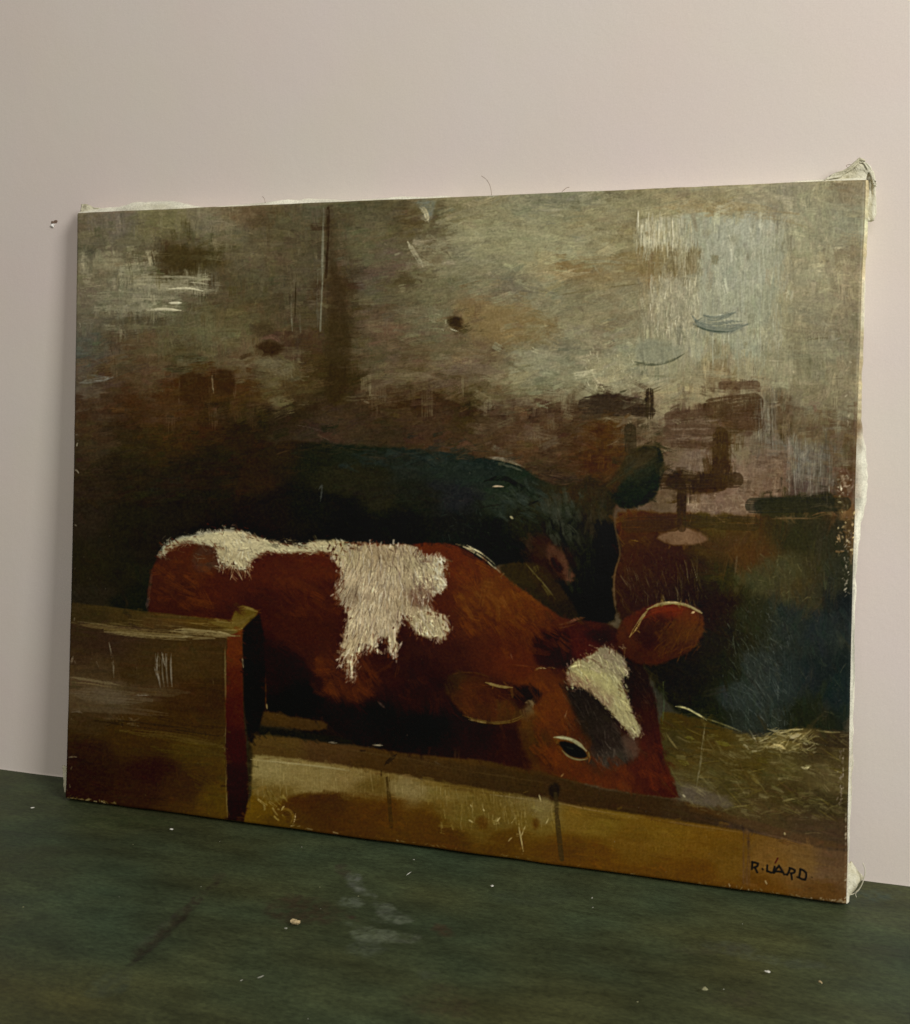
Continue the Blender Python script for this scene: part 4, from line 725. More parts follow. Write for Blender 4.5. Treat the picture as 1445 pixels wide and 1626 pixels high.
# dark masonry and scraped lime again, dry and angular
for a, w_, c in (('934,644 975,641 1014,646', 30, '#33281c'), ('1012,654 1036,654', 16, '#2f2519'), ('1034,622 1034,660', 13, '#2f2617'), ('1003,682 1004,712', 20, '#302819'),
    ('1060,765 1110,766 1172,762', 26, '#2d2010'), ('1147,690 1147,768', 26, '#382811'), ('1150,612 1204,611', 14, '#54402c'), ('1135,648 1200,640', 34, '#43321f'), ('1164,668 1204,672', 26, '#463422'),
    ('1066,662 1128,656', 18, '#4b3827'), ('1064,684 1130,682', 20, '#4f3c2b'), ('1085,706 1134,704', 12, '#4a3726'), ('1085,782 1086,838', 15, '#2d2010'), ('1199,803 1270,802 1344,800', 26, '#26251a'),
    ('1002,834 1072,832', 26, '#31200c'), ('1098,828 1200,832', 24, '#33291600')):
    path(a, w_ * .95, c, .62, .3, .12, False)
for k_ in range(10): path('%d,%d %d,%d' % (1062 + 7 * k_, 668 + (k_ % 3) * 14, 1082 + 7 * k_, 667 + (k_ % 3) * 14), 3, '#6f5b47', .6, .4, .4)
dabs(90, (1012, 348, 1075, 394), (10, 34), (1.3, 3), 1.57, .04, 2, .06, .85, 1.0, .25, pal=['#b9b290', '#aea786', '#c2bb9c'])
dabs(110, (1034, 440, 1112, 535), (5, 22), (1.3, 2.8), 1.57, .12, 2, .06, .8, .9, .3, pal=['#b3ac8a', '#a59e7e', '#bdb698'])
dabs(60, (1040, 392, 1112, 438), (6, 20), (1.2, 2.4), 1.57, .06, 2, .06, .7, .7, .3, pal=['#9c9370', '#8d8360'])
dabs(240, (1115, 348, 1240, 560), (14, 60), (1.1, 2), 1.57, .03, 2, .05, .45, .5, .4, pal=['#a9aa94', '#83836a', '#a3a48c', '#8c8a6c'])
dabs(90, (930, 560, 1010, 620), (3, 9), (1.4, 2.6), 1.2, .5, 2, .06, .7, .8, .4, pal=['#a9a27e', '#b3ac88'])
dabs(40, (1205, 628, 1236, 700), (20, 50), (1.2, 2.4), 1.57, .03, 2, .08, .7, .5, .35, pal=['#857f6c', '#716957', '#433629']); dabs(60, (1262, 706, 1330, 780), (20, 55), (1.1, 2.2), 1.57, .04, 2, .08, .6, .5, .4, pal=['#807968', '#6c6656', '#4d4335'])
for a in ('1102,502 1114,518 1150,527 1190,515', '1120,501 1136,507 1170,496', '1108,511 1140,518 1186,510'): path(a, 9, '#6a7162', .7, .6, .35)
path('1104,516 1130,526 1160,527', 2.4, '#474f40', .7, .4, .25); fill('1006,548 1040,540 1092,552 1076,570 1040,578 1014,572', '#7f8168', 5, 4, .5, .2); path('1010,574 1040,580 1072,572 1090,561', 3, '#55573f', .75, .5, .3)
# fur ends reaching over the chestnut
def fringe(txt, n, L, w, an, pal, jit=3, a=.75, h=.6, dry=.35):
    P = smooth_poly(pts(txt), 1); Q = np.roll(P, -1, 0)
    for _ in range(n):
        i = int(rng.integers(len(P))); p = P[i] + (Q[i] - P[i]) * rng.random() + rng.normal(0, jit, 2)
        stroke(p[0], p[1], (an(*p) if callable(an) else an) + rng.normal(0, .35), rng.uniform(*L), rng.uniform(*w), hexc(pal[int(rng.integers(len(pal)))]), a * rng.uniform(.5, 1), h, dry)
fringe(PATCH, 420, (4, 12), (2, 4.6), pang, FP2, 3.2, .65); fringe(PATCH, 330, (4, 12), (2, 5), pang, ['#3f1808', '#2c0e04', '#4a200c', '#351306'], 5, .8, .2)
dabs(420, (535, 865, 715, 1070), (9, 24), (2, 4), pang, .22, 2, .12, .6, .7, .35, pal=FP2, mask=fur)
dabs(420, (535, 865, 715, 1070), (8, 24), (1, 1.8), pang, .2, 2, .12, .75, -.5, .3, pal=['#5a4838', '#4a3828', '#6b5846', '#3c2a1c'], mask=fur)
dabs(150, (535, 865, 715, 1070), (8, 22), (1.2, 2.2), pang, .2, 2, .12, .8, 1, .3, pal=['#cabfa8', '#c0b49c'], mask=fur)
dabs(110, (600, 865, 690, 905), (8, 20), (1.6, 3.4), 1.0, .3, 2, .1, .6, .5, .4, pal=['#7a6450', '#63503f', '#8d7660', '#54412f'], mask=fur)
dabs(60, (652, 920, 695, 962), (7, 16), (1.6, 4), 1.2, .4, 2, .1, .6, .4, .4, pal=['#5b3f33', '#6d5244', '#4a3026'])
dabs(120, (690, 880, 712, 945), (5, 13), (2, 4), .9, .8, 2, .1, .7, .8, .35, pal=['#b5ac90', '#c9c1a5', '#a29a7d'], mask=fur)
TOPB = '249,884 257,868 275,856 310,847 345,841 378,842 400,851 440,862 470,868 500,859 545,858 560,866 545,880 500,876 455,878 425,876 405,884 394,898 386,908 370,900 352,896 342,882 346,868 318,863 290,862 270,868 258,882'
fringe(TOPB, 200, (3, 9), (1.6, 3.6), .6, FURP, 2.5, .6); fringe(TOPB, 150, (4, 10), (2, 4), .5, ['#3a1607', '#2a0f05', '#4a200c'], 4, .7, .2)
dabs(110, (255, 848, 560, 890), (6, 16), (1, 1.8), .5, .5, 2, .12, .7, -.4, .3, pal=['#5c5442', '#4b4334', '#6d654f'], mask=MASKS['calf'])
dabs(90, (345, 845, 400, 905), (5, 14), (1.4, 3), 1.2, .5, 2, .1, .7, .8, .35, pal=FURP + ['#c9c2a6'])
fringe(BLZ, 150, (3, 9), (1.8, 3.6), 1.0, ['#8c8454', '#7a6a55', '#9a9468', '#6a5548'], 3); fringe(BLZ, 90, (5, 12), (1.4, 3), 1.0, ['#2c1810', '#3a1a0a', '#1a100c'], 4, .7, .2)
dabs(170, (905, 1045, 1015, 1165), (6, 18), (1.4, 3), .95, .3, 2, .08, .7, .9, .35, pal=['#aca672', '#989262', '#bab484', '#877f55'], mask=bm)
dabs(420, (1150, 960, 1262, 1165), (3, 11), (1.1, 2), 1.0, .4, 2, .1, .6, .8, .3, pal=['#4a504a', '#3c433e', '#565c56', '#11150f', '#0d110c'])  # short glints of light on paint ridges, painted in with dark gaps
dabs(420, (1110, 850, 1358, 1160), (3, 9), (1.1, 2), 1.1, .6, 2, .1, .45, .7, .35, pal=['#3e4138', '#33362e', '#4a4a40', '#14160f', '#10120c'])  # finer painted glints over the rest of the dark wall
dabs(500, (380, 710, 980, 980), (3, 8), (1.1, 2), .8, .8, 2, .1, .35, .4, .35, pal=['#24261e', '#1c1f18', '#0a0b07', '#2c2c22'], mask=c2)
dabs(260, (985, 880, 1115, 965), (5, 16), (1.1, 1.9), 1.35, .25, 2, .1, .5, .9, .35, pal=['#453a32', '#544a42', '#1c100a', '#2e211a'])
fill('985,770 1010,750 1048,722 1056,726 1050,765 1040,788 1018,803 992,806 980,800', '1030,750,#20211600 1010,790,#131911 1045,760,#11170e', 4, 4, .55); fill('960,775 985,750 1000,724 1030,712 1050,712 1030,735 1000,758', '#2d2719', 5, 5, .5)
path('545,1190 600,1198 700,1215 800,1232 880,1246', 5, '#3b2b12', .5, .3, .45); path('398,1206 520,1218 600,1230', 3, '#8b7d4c', .5, .5, .4)
# eye
fill('888,1177 902,1178 918,1183 931,1193 934,1203 918,1204 904,1199 895,1190', '#070602', 2, .8, .97, cc=1)
path('881,1171 893,1171 909,1175 922,1182 933,1193', 5.6, '#7c7850', .9, .4, .1); path('884,1171 898,1172 910,1175', 2.6, '#949066', .7, .4, .15)
path('894,1192 903,1201 914,1206 926,1207 935,1205', 2.4, '#66603a', .8, .3, .1); path('936,1194 938,1204', 2.4, '#5f4a20', .8, .3, 0); path('900,1186 914,1190', 3, '#1a1a14', .7, .1, 0)
# ear rims again
path('1002,1012 1012,996 1024,978 1034,966', 3.6, '#7c673a', .75, .7, .3); path('1030,968 1050,959 1075,957 1098,962 1117,974', 4, '#7a6a3c', .75, .7, .3); path('1060,957 1080,957', 2.6, '#a3925c', .6, .7, .2); path('1100,964 1118,974', 3, '#8d7a4a', .8, .6, .1)
path('740,1138 775,1148 810,1146', 4, '#4b3a18', .4, .3, .4); path('772,1084 795,1091 815,1092', 3.4, '#6a5528', .8, .6, .15)
path('1222,1158 1240,1163 1262,1160 1278,1158', 3, '#8b8058', .7, .8, .4); path('1258,1172 1275,1166', 5, '#9a8c66', .6, .8, .4); path('1225,1186 1240,1184 1250,1190', 5, '#a08f5e', .6, .8, .4)
path('784,772 792,772 800,773', 2.2, '#a08c72', .65, .6, .1)
# signature in black paint
def sig(t, w=3.3, c='#0e0d0f', a=.86): path(t, w, c, a, .5, -.2, False)
S = lambda t: ' '.join('%.1f,%.1f' % (1180 + float(q.split(',')[0]) / 6.568, 1340 + float(q.split(',')[1]) / 6.568) for q in t.split())
for t in ('106,188 104,225 100,262', '104,190 140,196 165,206', '165,206 160,232 125,246', '128,244 140,262 155,296', '262,225 258,260 262,286', '258,282 285,292 304,300', '338,238 330,268 324,298',
          '332,300 355,262 385,228', '384,230 405,262 438,318', '350,286 385,288 425,296', '496,252 490,285 470,320', '494,250 530,262 548,275', '548,275 548,298 510,308', '508,306 514,335 518,368', '460,318 466,322',
          '606,264 602,305 592,350', '606,262 640,275 664,300', '664,300 670,340 655,372', '655,372 625,370 594,352'):
    sig(S(t))
sig(S('372,150 360,172 345,198'), 2.4, '#3a0f0c'); sig(S('210,260 216,268'), 3, '#1b1208'); sig(S('572,344 578,350'), 2.6, '#1b1208'); sig(S('722,346 728,352'), 2, '#2c2010', .6)
path('1216,1398 1219,1404', 2, '#a08a5a', .8, .8, .1); path('1247,1322 1249,1326', 3, '#8d7a4c', .8, .8, .1)

# ---- 7. worn edges: bare ground showing through
def flecks(n, fx, pal, L=(3, 9), w=(1.6, 4)):
    for _ in range(n):
        x, y, an = fx(rng.random())
        stroke(x, y, an + rng.normal(0, .6), rng.uniform(*L) * .8, rng.uniform(*w) * .8, hexc(pal[int(rng.integers(len(pal)))]) * rng.uniform(.8, 1), rng.uniform(.35, .85), .35, .3)
CR = ['#b3a887', '#c7bd9c', '#8f8467', '#a39672']
flecks(26, lambda t: (127 - 21 * t + abs(rng.normal(0, 2.5)), 400 + 880 * t, 1.57), ['#6d6350', '#8a806a', '#574d3c'])
flecks(30, lambda t: (110 + t * 80, 1268 + t * 10 - abs(rng.normal(0, 1.5)), .1), ['#8a7a48', '#77683a', '#9c8c58'], (5, 14))
flecks(60, lambda t: (450 + t * 880, 1311 + t * 122 - abs(rng.normal(0, 1.2)), .14), ['#6e5a30', '#8a764a', '#5c4420'], (5, 14))
flecks(70, lambda t: (1140 + t * 100, 1415 + t * 13 - abs(rng.normal(0, 5)), 1.3), ['#b39c6a', '#9c8450', '#c9b486', '#7a6234'])
flecks(50, lambda t: (1270 + t * 75, 1430 + t * 4 - abs(rng.normal(0, 2.5)), .1), ['#a08a62', '#b8a47c', '#86704a'], (4, 10))
flecks(40, lambda t: (1120 + t * 250, 291 - t * 7 + abs(rng.normal(0, 2)), .0), ['#b0a684', '#c4b996', '#9a9174'], (4, 12))
flecks(18, lambda t: (1352 + rng.normal(0, 4), 690 - t * 90, 1.5), ['#b5a888', '#cdbf9d', '#9a8a68'])
flecks(50, lambda t: (1351 - 3 * t + rng.normal(0, 2.5), 840 + 110 * t, 1.5), ['#a89a80', '#c9bda0', '#7a6a5a'])
flecks(60, lambda t: (1343 - 2 * t - abs(rng.normal(0, 3.5)), 1190 + 90 * t, 1.5), ['#8c7a62', '#a8977c', '#6b5a46'])
flecks(30, lambda t: (1346 - 2 * t, 1280 + 150 * t, 1.5), ['#a08f70', '#75644c', '#b9aa88'])
for (x, y) in ((1358, 500), (1350, 405), (1362, 310), (1348, 470), (1354, 575), (1200, 1172), (190, 461)):
    stroke(x, y, .4, 5, 2.6, hexc('#a79d80'), .6, .5, .1)
# grain of the canvas and tiny losses
HGT += (fbm((PH, PW), 3.0, 3.0, 77, 2) * .18 + NZ2 * .1)
COL *= (1 + fbm((PH, PW), 2.2, 2.2, 55, 2) * .15 + fbm((PH, PW), 90, 60, 56, 2) * .08 + fbm((PH, PW), 2.0, 14, 57, 2) * .07 * (XX > 880) + fbm((PH, PW), 14, 2.0, 58, 2) * .06 * (XX <= 880))[..., None]
COL += (fbm((PH, PW), 3, 3, 59, 2)[..., None] * np.array([.034, .032, .024], np.float32))
for _ in range(220):
    stroke(rng.uniform(110, 1360), rng.uniform(300, 1420), rng.uniform(0, 3.14), rng.uniform(1.5, 3.5), rng.uniform(1.2, 2), hexc('#a39b84') * rng.uniform(.3, .7), .5, .5, 0)
# firm up the strokes: local contrast, fine then broad
def blur(A, r_):
    for ax in (0, 1):
        P_ = np.concatenate([np.repeat(np.take(A, [0], ax), r_ + 1, ax), A, np.repeat(np.take(A, [-1], ax), r_, ax)], ax)
        c_ = np.cumsum(P_, ax, dtype=np.float64); n_ = A.shape[ax]
        A = ((np.take(c_, range(2 * r_ + 1, 2 * r_ + 1 + n_), ax) - np.take(c_, range(0, n_), ax)) / (2 * r_ + 1)).astype(np.float32)
    return A
np.clip(COL, 0, 1, out=COL)
B3 = blur(COL, 3); B16 = blur(blur(COL, 14), 10)
top_ = np.clip((860 - (YY + PY0)) / 60, 0, 1)[..., None]
COL = COL + (.45 + .25 * top_) * (COL - B3) + (.10 + .22 * top_) * (B3 - B16)
np.clip(COL, .004, 1, out=COL)
# aged varnish: the whole picture leans to a quiet warm key
lum = (COL * np.array([.3, .59, .11], np.float32)).sum(-1, keepdims=True)
k = np.clip((lum - .22) / .25, 0, 1)
COL = lum * np.array([1.035, .995, .86], np.float32) * (.28 * k) + COL * (1 - .28 * k)
ck = MASKS['calf'] * (COL[..., 0] < .35)
COL[..., 1] += ck * .5 * np.maximum(0, .46 * COL[..., 0] - COL[..., 1])
COL[..., 2] = np.minimum(COL[..., 2], COL[..., 1] * .97 + .006)
np.clip(COL, .004, 1, out=COL)

# ---------------------------------------------------------------- the wall
def wall_material():
    m, nt, b = material('matt_pink_wall_paint')
    tc = node(nt, 'ShaderNodeTexCoord').outputs['Object']
    n1 = noise(nt, tc, 3.2, 3, .5); n2 = noise(nt, tc, 9, 4, .6)
    c = ramp(nt, n1.outputs[0], [(.35, (.680, .592, .540, 1)), (.5, (.676, .602, .538, 1)), (.65, (.690, .606, .560, 1))])
    c2 = mixc(nt, .06, c.outputs[0], n2.outputs[1], 'OVERLAY')
    nt.links.new(c2, b.inputs['Base Color'])
    b.inputs['Roughness'].default_value = .75; b.inputs['Specular IOR Level'].default_value = .25
    n3 = noise(nt, tc, 260, 3, .6); n4 = noise(nt, tc, 45, 3, .5); n5 = noise(nt, tc, 900, 2, .7)
    r5 = ramp(nt, n5.outputs[0], [(.3, (.955, .955, .955, 1)), (.7, (1.04, 1.04, 1.04, 1))]); nt.links.new(mixc(nt, 1.0, c2, r5.outputs[0], 'MULTIPLY'), b.inputs['Base Color'])
    ad = node(nt, 'ShaderNodeMath', operation='MULTIPLY_ADD'); ad.inputs[1].default_value = 2.0
    nt.links.new(n4.outputs[0], ad.inputs[0]); nt.links.new(n3.outputs[0], ad.inputs[2])
    bump(nt, b, ad.outputs[0], .13, .0008)
    return m
WALLM = wall_material()
wall = grid_mesh('wall', np.array([[[-3, 0, -.9], [3.5, 0, -.9]], [[-3, 0, 2.6], [3.5, 0, 2.6]]], np.float32), WALLM, smooth=False)
tag(wall, kind='structure')

# ---------------------------------------------------------------- the green table top
def table_material():
    m, nt, b = material('worn_dark_green_table_paint')
    at = node(nt, 'ShaderNodeVertexColor', layer_name='pigment')
    tc = node(nt, 'ShaderNodeTexCoord').outputs['Object']
    n1 = noise(nt, tc, 70, 5, .65, (.35, 1, 1)); n2 = noise(nt, tc, 420, 4, .75, (.5, 1, 1))
    r1 = ramp(nt, n1.outputs[0], [(.3, (.72, .72, .72, 1)), (.7, (1.30, 1.30, 1.25, 1))])
    c = mixc(nt, 1.0, at.outputs[0], r1.outputs[0], 'MULTIPLY')
    r2 = ramp(nt, n2.outputs[0], [(.35, (.68, .68, .68, 1)), (.7, (1.32, 1.32, 1.3, 1))])
    c = mixc(nt, 1.0, c, r2.outputs[0], 'MULTIPLY')
    nt.links.new(c, b.inputs['Base Color'])
    rr = ramp(nt, n1.outputs[0], [(.3, (.52, .52, .52, 1)), (.7, (.68, .68, .68, 1))]); nt.links.new(rr.outputs[0], b.inputs['Roughness'])
    b.inputs['Specular IOR Level'].default_value = .30
    ad = node(nt, 'ShaderNodeMath', operation='MULTIPLY_ADD'); ad.inputs[1].default_value = 2.0
    nt.links.new(n1.outputs[0], ad.inputs[0]); nt.links.new(n2.outputs[0], ad.inputs[2])
    bump(nt, b, ad.outputs[0], .25, .0008)
    return m
TABM = table_material()
def table_top():
    xs = np.concatenate([np.linspace(-2.5, -.18, 12)[:-1], np.arange(-.18, .76, .0013), np.linspace(.765, 3, 12)])
    ys = np.concatenate([np.linspace(-1.6, -.42, 8)[:-1], np.arange(-.42, -.0015, .0013), [-.0012]])
    X, Y = np.meshgrid(xs, ys)
    # work surface coordinates in which the stains were measured
    den = -.30361 * X + 1.144557 * Y + 1
    u = (1557.45 * X + 1300.47 * Y + 155.616) / den; v = (-169.651 * X + 707.054 * Y + 1235.539) / den
    base = np.array(TAB_BASE, np.float32)
    g = np.ones(X.shape + (3,), np.float32) * base
    def nz(sx, sy, seed): return fbm(X.shape, sx * 1.6, sy * 1.6, seed, 3)[..., None] * 2
    g = g * (1 + nz(70, 20, 201) * .30) * (1 + nz(14, 8, 202) * .22)
    g = g * (1 + np.array([.30, .02, -.25], np.float32) * nz(50, 26, 203))
    def blob(x, y, rx, ry, col, a, rough=.5, seed=0, ang=0):
        nonlocal g
        c, s = math.cos(ang), math.sin(ang)
        dx, dy = u - x, v - y
        d = ((dx * c + dy * s) / rx) ** 2 + ((-dx * s + dy * c) / ry) ** 2
        k = np.clip((1.0 - d + fbm(X.shape, 16, 9, 300 + seed, 4) * rough * 3.2) * 1.6, 0, 1)
        k = (k * np.clip(.62 + fbm(X.shape, 2.2, 2.2, 350 + seed, 2) * 1.7, 0, 1))[..., None] * a
        g = g * (1 - k) + np.array(hexlin(col)[:3], np.float32) * TAB_GAIN * k
    blob(350, 1385, 12, 8, '#3a2a22', .4, .8, 1); 
    for i, (x, y) in enumerate(((340, 1400), (310, 1425), (285, 1450), (262, 1472), (240, 1492), (218, 1512))): blob(x, y, 22, 8 + i, '#2a2018', .75, .6, 2 + i, -.75)
    blob(178, 1552, 45, 20, '#3b4334', .5, .8, 12, -.5); blob(250, 1470, 60, 5, '#45453a', .35, .9, 13, -.7)
    blob(545, 1375, 16, 12, '#41382f', .6, .8, 14, .6); blob(565, 1402, 22, 16, '#6c7166', .9, .9, 15, .6); blob(560, 1430, 24, 20, '#5f6757', .85, 1.2, 16)
    blob(620, 1440, 50, 14, '#616858', .85, 1.2, 17, .65); blob(590, 1470, 38, 20, '#626a57', .85, 1.3, 18); blob(580, 1500, 30, 12, '#4c5443', .8, 1.3, 19); blob(640, 1482, 40, 8, '#565c4b', .8, 1.3, 20)
    blob(560, 1452, 16, 5, '#3a2220', .7, .8, 21, .3); blob(700, 1468, 22, 12, '#40291f', .6, .9, 22, .3); blob(478, 1440, 70, 22, '#3d2c22', .6, .9, 23, .1); blob(680, 1538, 30, 12, '#4c5342', .7, 1.3, 24)
    blob(700, 1585, 60, 26, '#38281f', .35, .9, 25); blob(1210, 1510, 140, 10, '#4b5246', .35, 1, 26, .2); blob(1380, 1420, 60, 14, '#3a4a44', .5, .8, 27); blob(1130, 1500, 60, 12, '#3a342b', .35, .9, 28)
    blob(1180, 1580, 60, 14, '#40382c', .3, .9, 29); blob(200, 1300, 80, 14, '#2b3a1c', .4, .9, 30); blob(860, 1420, 90, 14, '#343b2e', .4, .9, 31)
    g = g * (1 + (fbm(X.shape, 40, 3, 220, 3)[..., None]) * .22)
    z = fbm(X.shape, 50, 50, 210, 2) * .0008 + fbm(X.shape, 14, 14, 211, 2) * .0002
    z -= .0012 * np.exp(-((u - 265 + (v - 1470) * 1.15) / 9) ** 2) * np.exp(-((v - 1475) / 75) ** 2)
    return grid_mesh('table_top', np.stack([X, Y, z * (Y > -.6) - .0026], -1), TABM, np.clip(g, .002, 1))
TAB_BASE = (.046, .056, .0235); TAB_GAIN = .95
tag(table_top(), kind='structure')

# ---------------------------------------------------------------- the painting
CW, CH, CT = .600, .4801, .018
LEAN, FRONT_D = 0.055203, 0.04446
root = bpy.data.objects.new('painting', None); COLL.objects.link(root)
root.empty_display_size = .1; root.location = (0, -FRONT_D, 0); root.rotation_euler = (-LEAN, 0, 0)
tag(root, 'unframed oil painting of cattle in a dark stable, leaning against a pink wall', 'painting')
# local axes: x along the canvas, z up the canvas, y into the wall; the painted face is y = 0

def waist(x, z):
    return (0.5 - x / CW) * 2 * .0030 * (z / CH) * (1 - z / CH) * 2, 0

def uv_to_sheet(x, z):
    u, v = x / CW, z / CH
    den = -0.191933 * u - 0.004897 * v + 1
    return (984.572554 * u + 18.36732 * v + 103.040527) / den, (-107.248404 * u - 933.312176 * v + 1268.661536) / den

def bil(A, px, py):
    x = np.clip(px - PX0, 0, PW - 1.01); y = np.clip(py - PY0, 0, PH - 1.01)
    xi = x.astype(int); yi = y.astype(int); fx = x - xi; fy = y - yi
    if A.ndim == 3: fx = fx[..., None]; fy = fy[..., None]
    return (A[yi, xi] * (1 - fx) + A[yi, xi + 1] * fx) * (1 - fy) + (A[yi + 1, xi] * (1 - fx) + A[yi + 1, xi + 1] * fx) * fy

PAINTED = None
def painted_surface():
    m, nt, b = material('varnished_oil_paint')
    at = node(nt, 'ShaderNodeVertexColor', layer_name='pigment')
    tc = node(nt, 'ShaderNodeTexCoord').outputs['Object']
    n1 = noise(nt, tc, 14, 4, .6); n2 = noise(nt, tc, 900, 2, .5)
    nt.links.new(at.outputs[0], b.inputs['Base Color'])
    rr = ramp(nt, n1.outputs[0], [(.3, (.36, .36, .36, 1)), (.7, (.50, .50, .50, 1))]); nt.links.new(rr.outputs[0], b.inputs['Roughness'])
    b.inputs['Specular IOR Level'].default_value = PAINT_SPEC
    wv = node(nt, 'ShaderNodeTexWave', wave_type='BANDS', bands_direction='X'); wv.inputs['Scale'].default_value = 330; wv.inputs['Distortion'].default_value = 1.5
    wz = node(nt, 'ShaderNodeTexWave', wave_type='BANDS', bands_direction='Z'); wz.inputs['Scale'].default_value = 330; wz.inputs['Distortion'].default_value = 1.5
    for q in (wv, wz): nt.links.new(tc, q.inputs['Vector'])
    ad = node(nt, 'ShaderNodeMath', operation='ADD'); nt.links.new(wv.outputs[1], ad.inputs[0]); nt.links.new(wz.outputs[1], ad.inputs[1])
    a2 = node(nt, 'ShaderNodeMath', operation='ADD'); nt.links.new(ad.outputs[0], a2.inputs[0]); nt.links.new(n2.outputs[0], a2.inputs[1])
    bump(nt, b, a2.outputs[0], .12, .00012)
    NX, NZ = 1240, 1000
    rc = .0022
    def axis(n, L):                       # flat middle plus a quarter-round at both ends
        a = np.linspace(0, math.pi / 2, 5)
        s0 = rc - rc * np.cos(a[::-1]) * 0 - rc * np.sin(a[::-1]); d0 = rc - rc * np.cos(a[::-1])
        mid = np.linspace(rc, L - rc, n)
        return np.concatenate([s0[:-1], mid, (L - s0[:-1])[::-1]]), np.concatenate([d0[:-1], np.zeros(n), d0[:-1][::-1]])
    xs, dx = axis(NX, CW); zs, dz = axis(NZ, CH)
    X, Z = np.meshgrid(xs, zs); DX, DZ = np.meshgrid(dx, dz)
    px, py = uv_to_sheet(X, Z)
    col = srgb2lin(bil(COL, px, py)); h = bil(HGT, px, py)
    if CAL is not None: col = np.full_like(col, CAL); h = h * 0
    else: col = delight(col, X / CW, Z / CH)
    edge = np.clip(np.minimum(np.minimum(X, CW - X), np.minimum(Z, CH - Z)) / .002, 0, 1)
    d = np.minimum(DX + DZ, rc)
    sag = .0011 * np.sin(np.pi * X / CW) * np.sin(np.pi * Z / CH)     # slack canvas
    wx, _ = waist(X, Z)
    ragz = (fbm(X.shape, 60, 60, 401, 3)) * .0010 * (1 - np.clip(np.minimum(Z, CH - Z) / .004, 0, 1))
    ragx = (fbm(X.shape, 60, 60, 402, 3)) * .0008 * (1 - np.clip(np.minimum(X, CW - X) / .004, 0, 1))
    P = np.stack([X + wx + ragx, d + sag - h * edge * .00028, Z + ragz], -1)
    o = grid_mesh('painted_surface', P, m, np.clip(col, .001, .95), root)
    return o
PAINT_SPEC = .17
def delight(col, U_, V_):
    """photographed tone -> pigment: divide by the light that falls on the canvas"""
    E, S = light_model(U_, V_)
    return np.clip(col - S[..., None], .0012, 1) / E[..., None]
LM = [0.52819, 0.14423, 0.09824, 0.04485, -0.00464, 0.09297, 0.00413, -0.00921, -0.00652, 0.00736, 0.00592, 0.01475]
def light_model(U_, V_):
    B = [1, U_, V_, U_ * U_, V_ * V_, U_ * V_]
    return sum(c * b_ for c, b_ in zip(LM[:6], B)) + 0 * U_, sum(c * b_ for c, b_ in zip(LM[6:], B)) + 0 * U_
#LMHERE
painted_surface()

# raw linen: turned edges, corner folds, frayed threads
def linen(name, light=1.0):
    m, nt, b = material(name)
    tc = node(nt, 'ShaderNodeTexCoord').outputs['Object']
    n1 = noise(nt, tc, 55, 5, .7); n2 = noise(nt, tc, 900, 2, .5)
    c = ramp(nt, n1.outputs[0], [(.32, tuple(x * light for x in (.30, .27, .16)) + (1,)), (.5, tuple(x * light for x in (.60, .56, .40)) + (1,)), (.7, tuple(x * light for x in (.76, .73, .58)) + (1,))])
    nt.links.new(c.outputs[0], b.inputs['Base Color']); b.inputs['Roughness'].default_value = .85; b.inputs['Specular IOR Level'].default_value = .2
    ad = node(nt, 'ShaderNodeMath', operation='MULTIPLY_ADD'); ad.inputs[1].default_value = 3.0
    nt.links.new(n1.outputs[0], ad.inputs[0]); nt.links.new(n2.outputs[0], ad.inputs[2])
    bump(nt, b, ad.outputs[0], .6, .0008)
    return m
LIN = linen('raw_primed_linen'); 
def attr_linen():
    m, nt, b = material('paint_smeared_linen')
    at = node(nt, 'ShaderNodeVertexColor', layer_name='pigment'); tc = node(nt, 'ShaderNodeTexCoord').outputs['Object']
    n1 = noise(nt, tc, 700, 4, .7); r1 = ramp(nt, n1.outputs[0], [(.3, (.75, .75, .75, 1)), (.7, (1.2, 1.2, 1.2, 1))])
    nt.links.new(mixc(nt, 1.0, at.outputs[0], r1.outputs[0], 'MULTIPLY'), b.inputs['Base Color'])
    b.inputs['Roughness'].default_value = .7; b.inputs['Specular IOR Level'].default_value = .25; bump(nt, b, n1.outputs[0], .5, .0006)
    return m
ALIN = attr_linen()

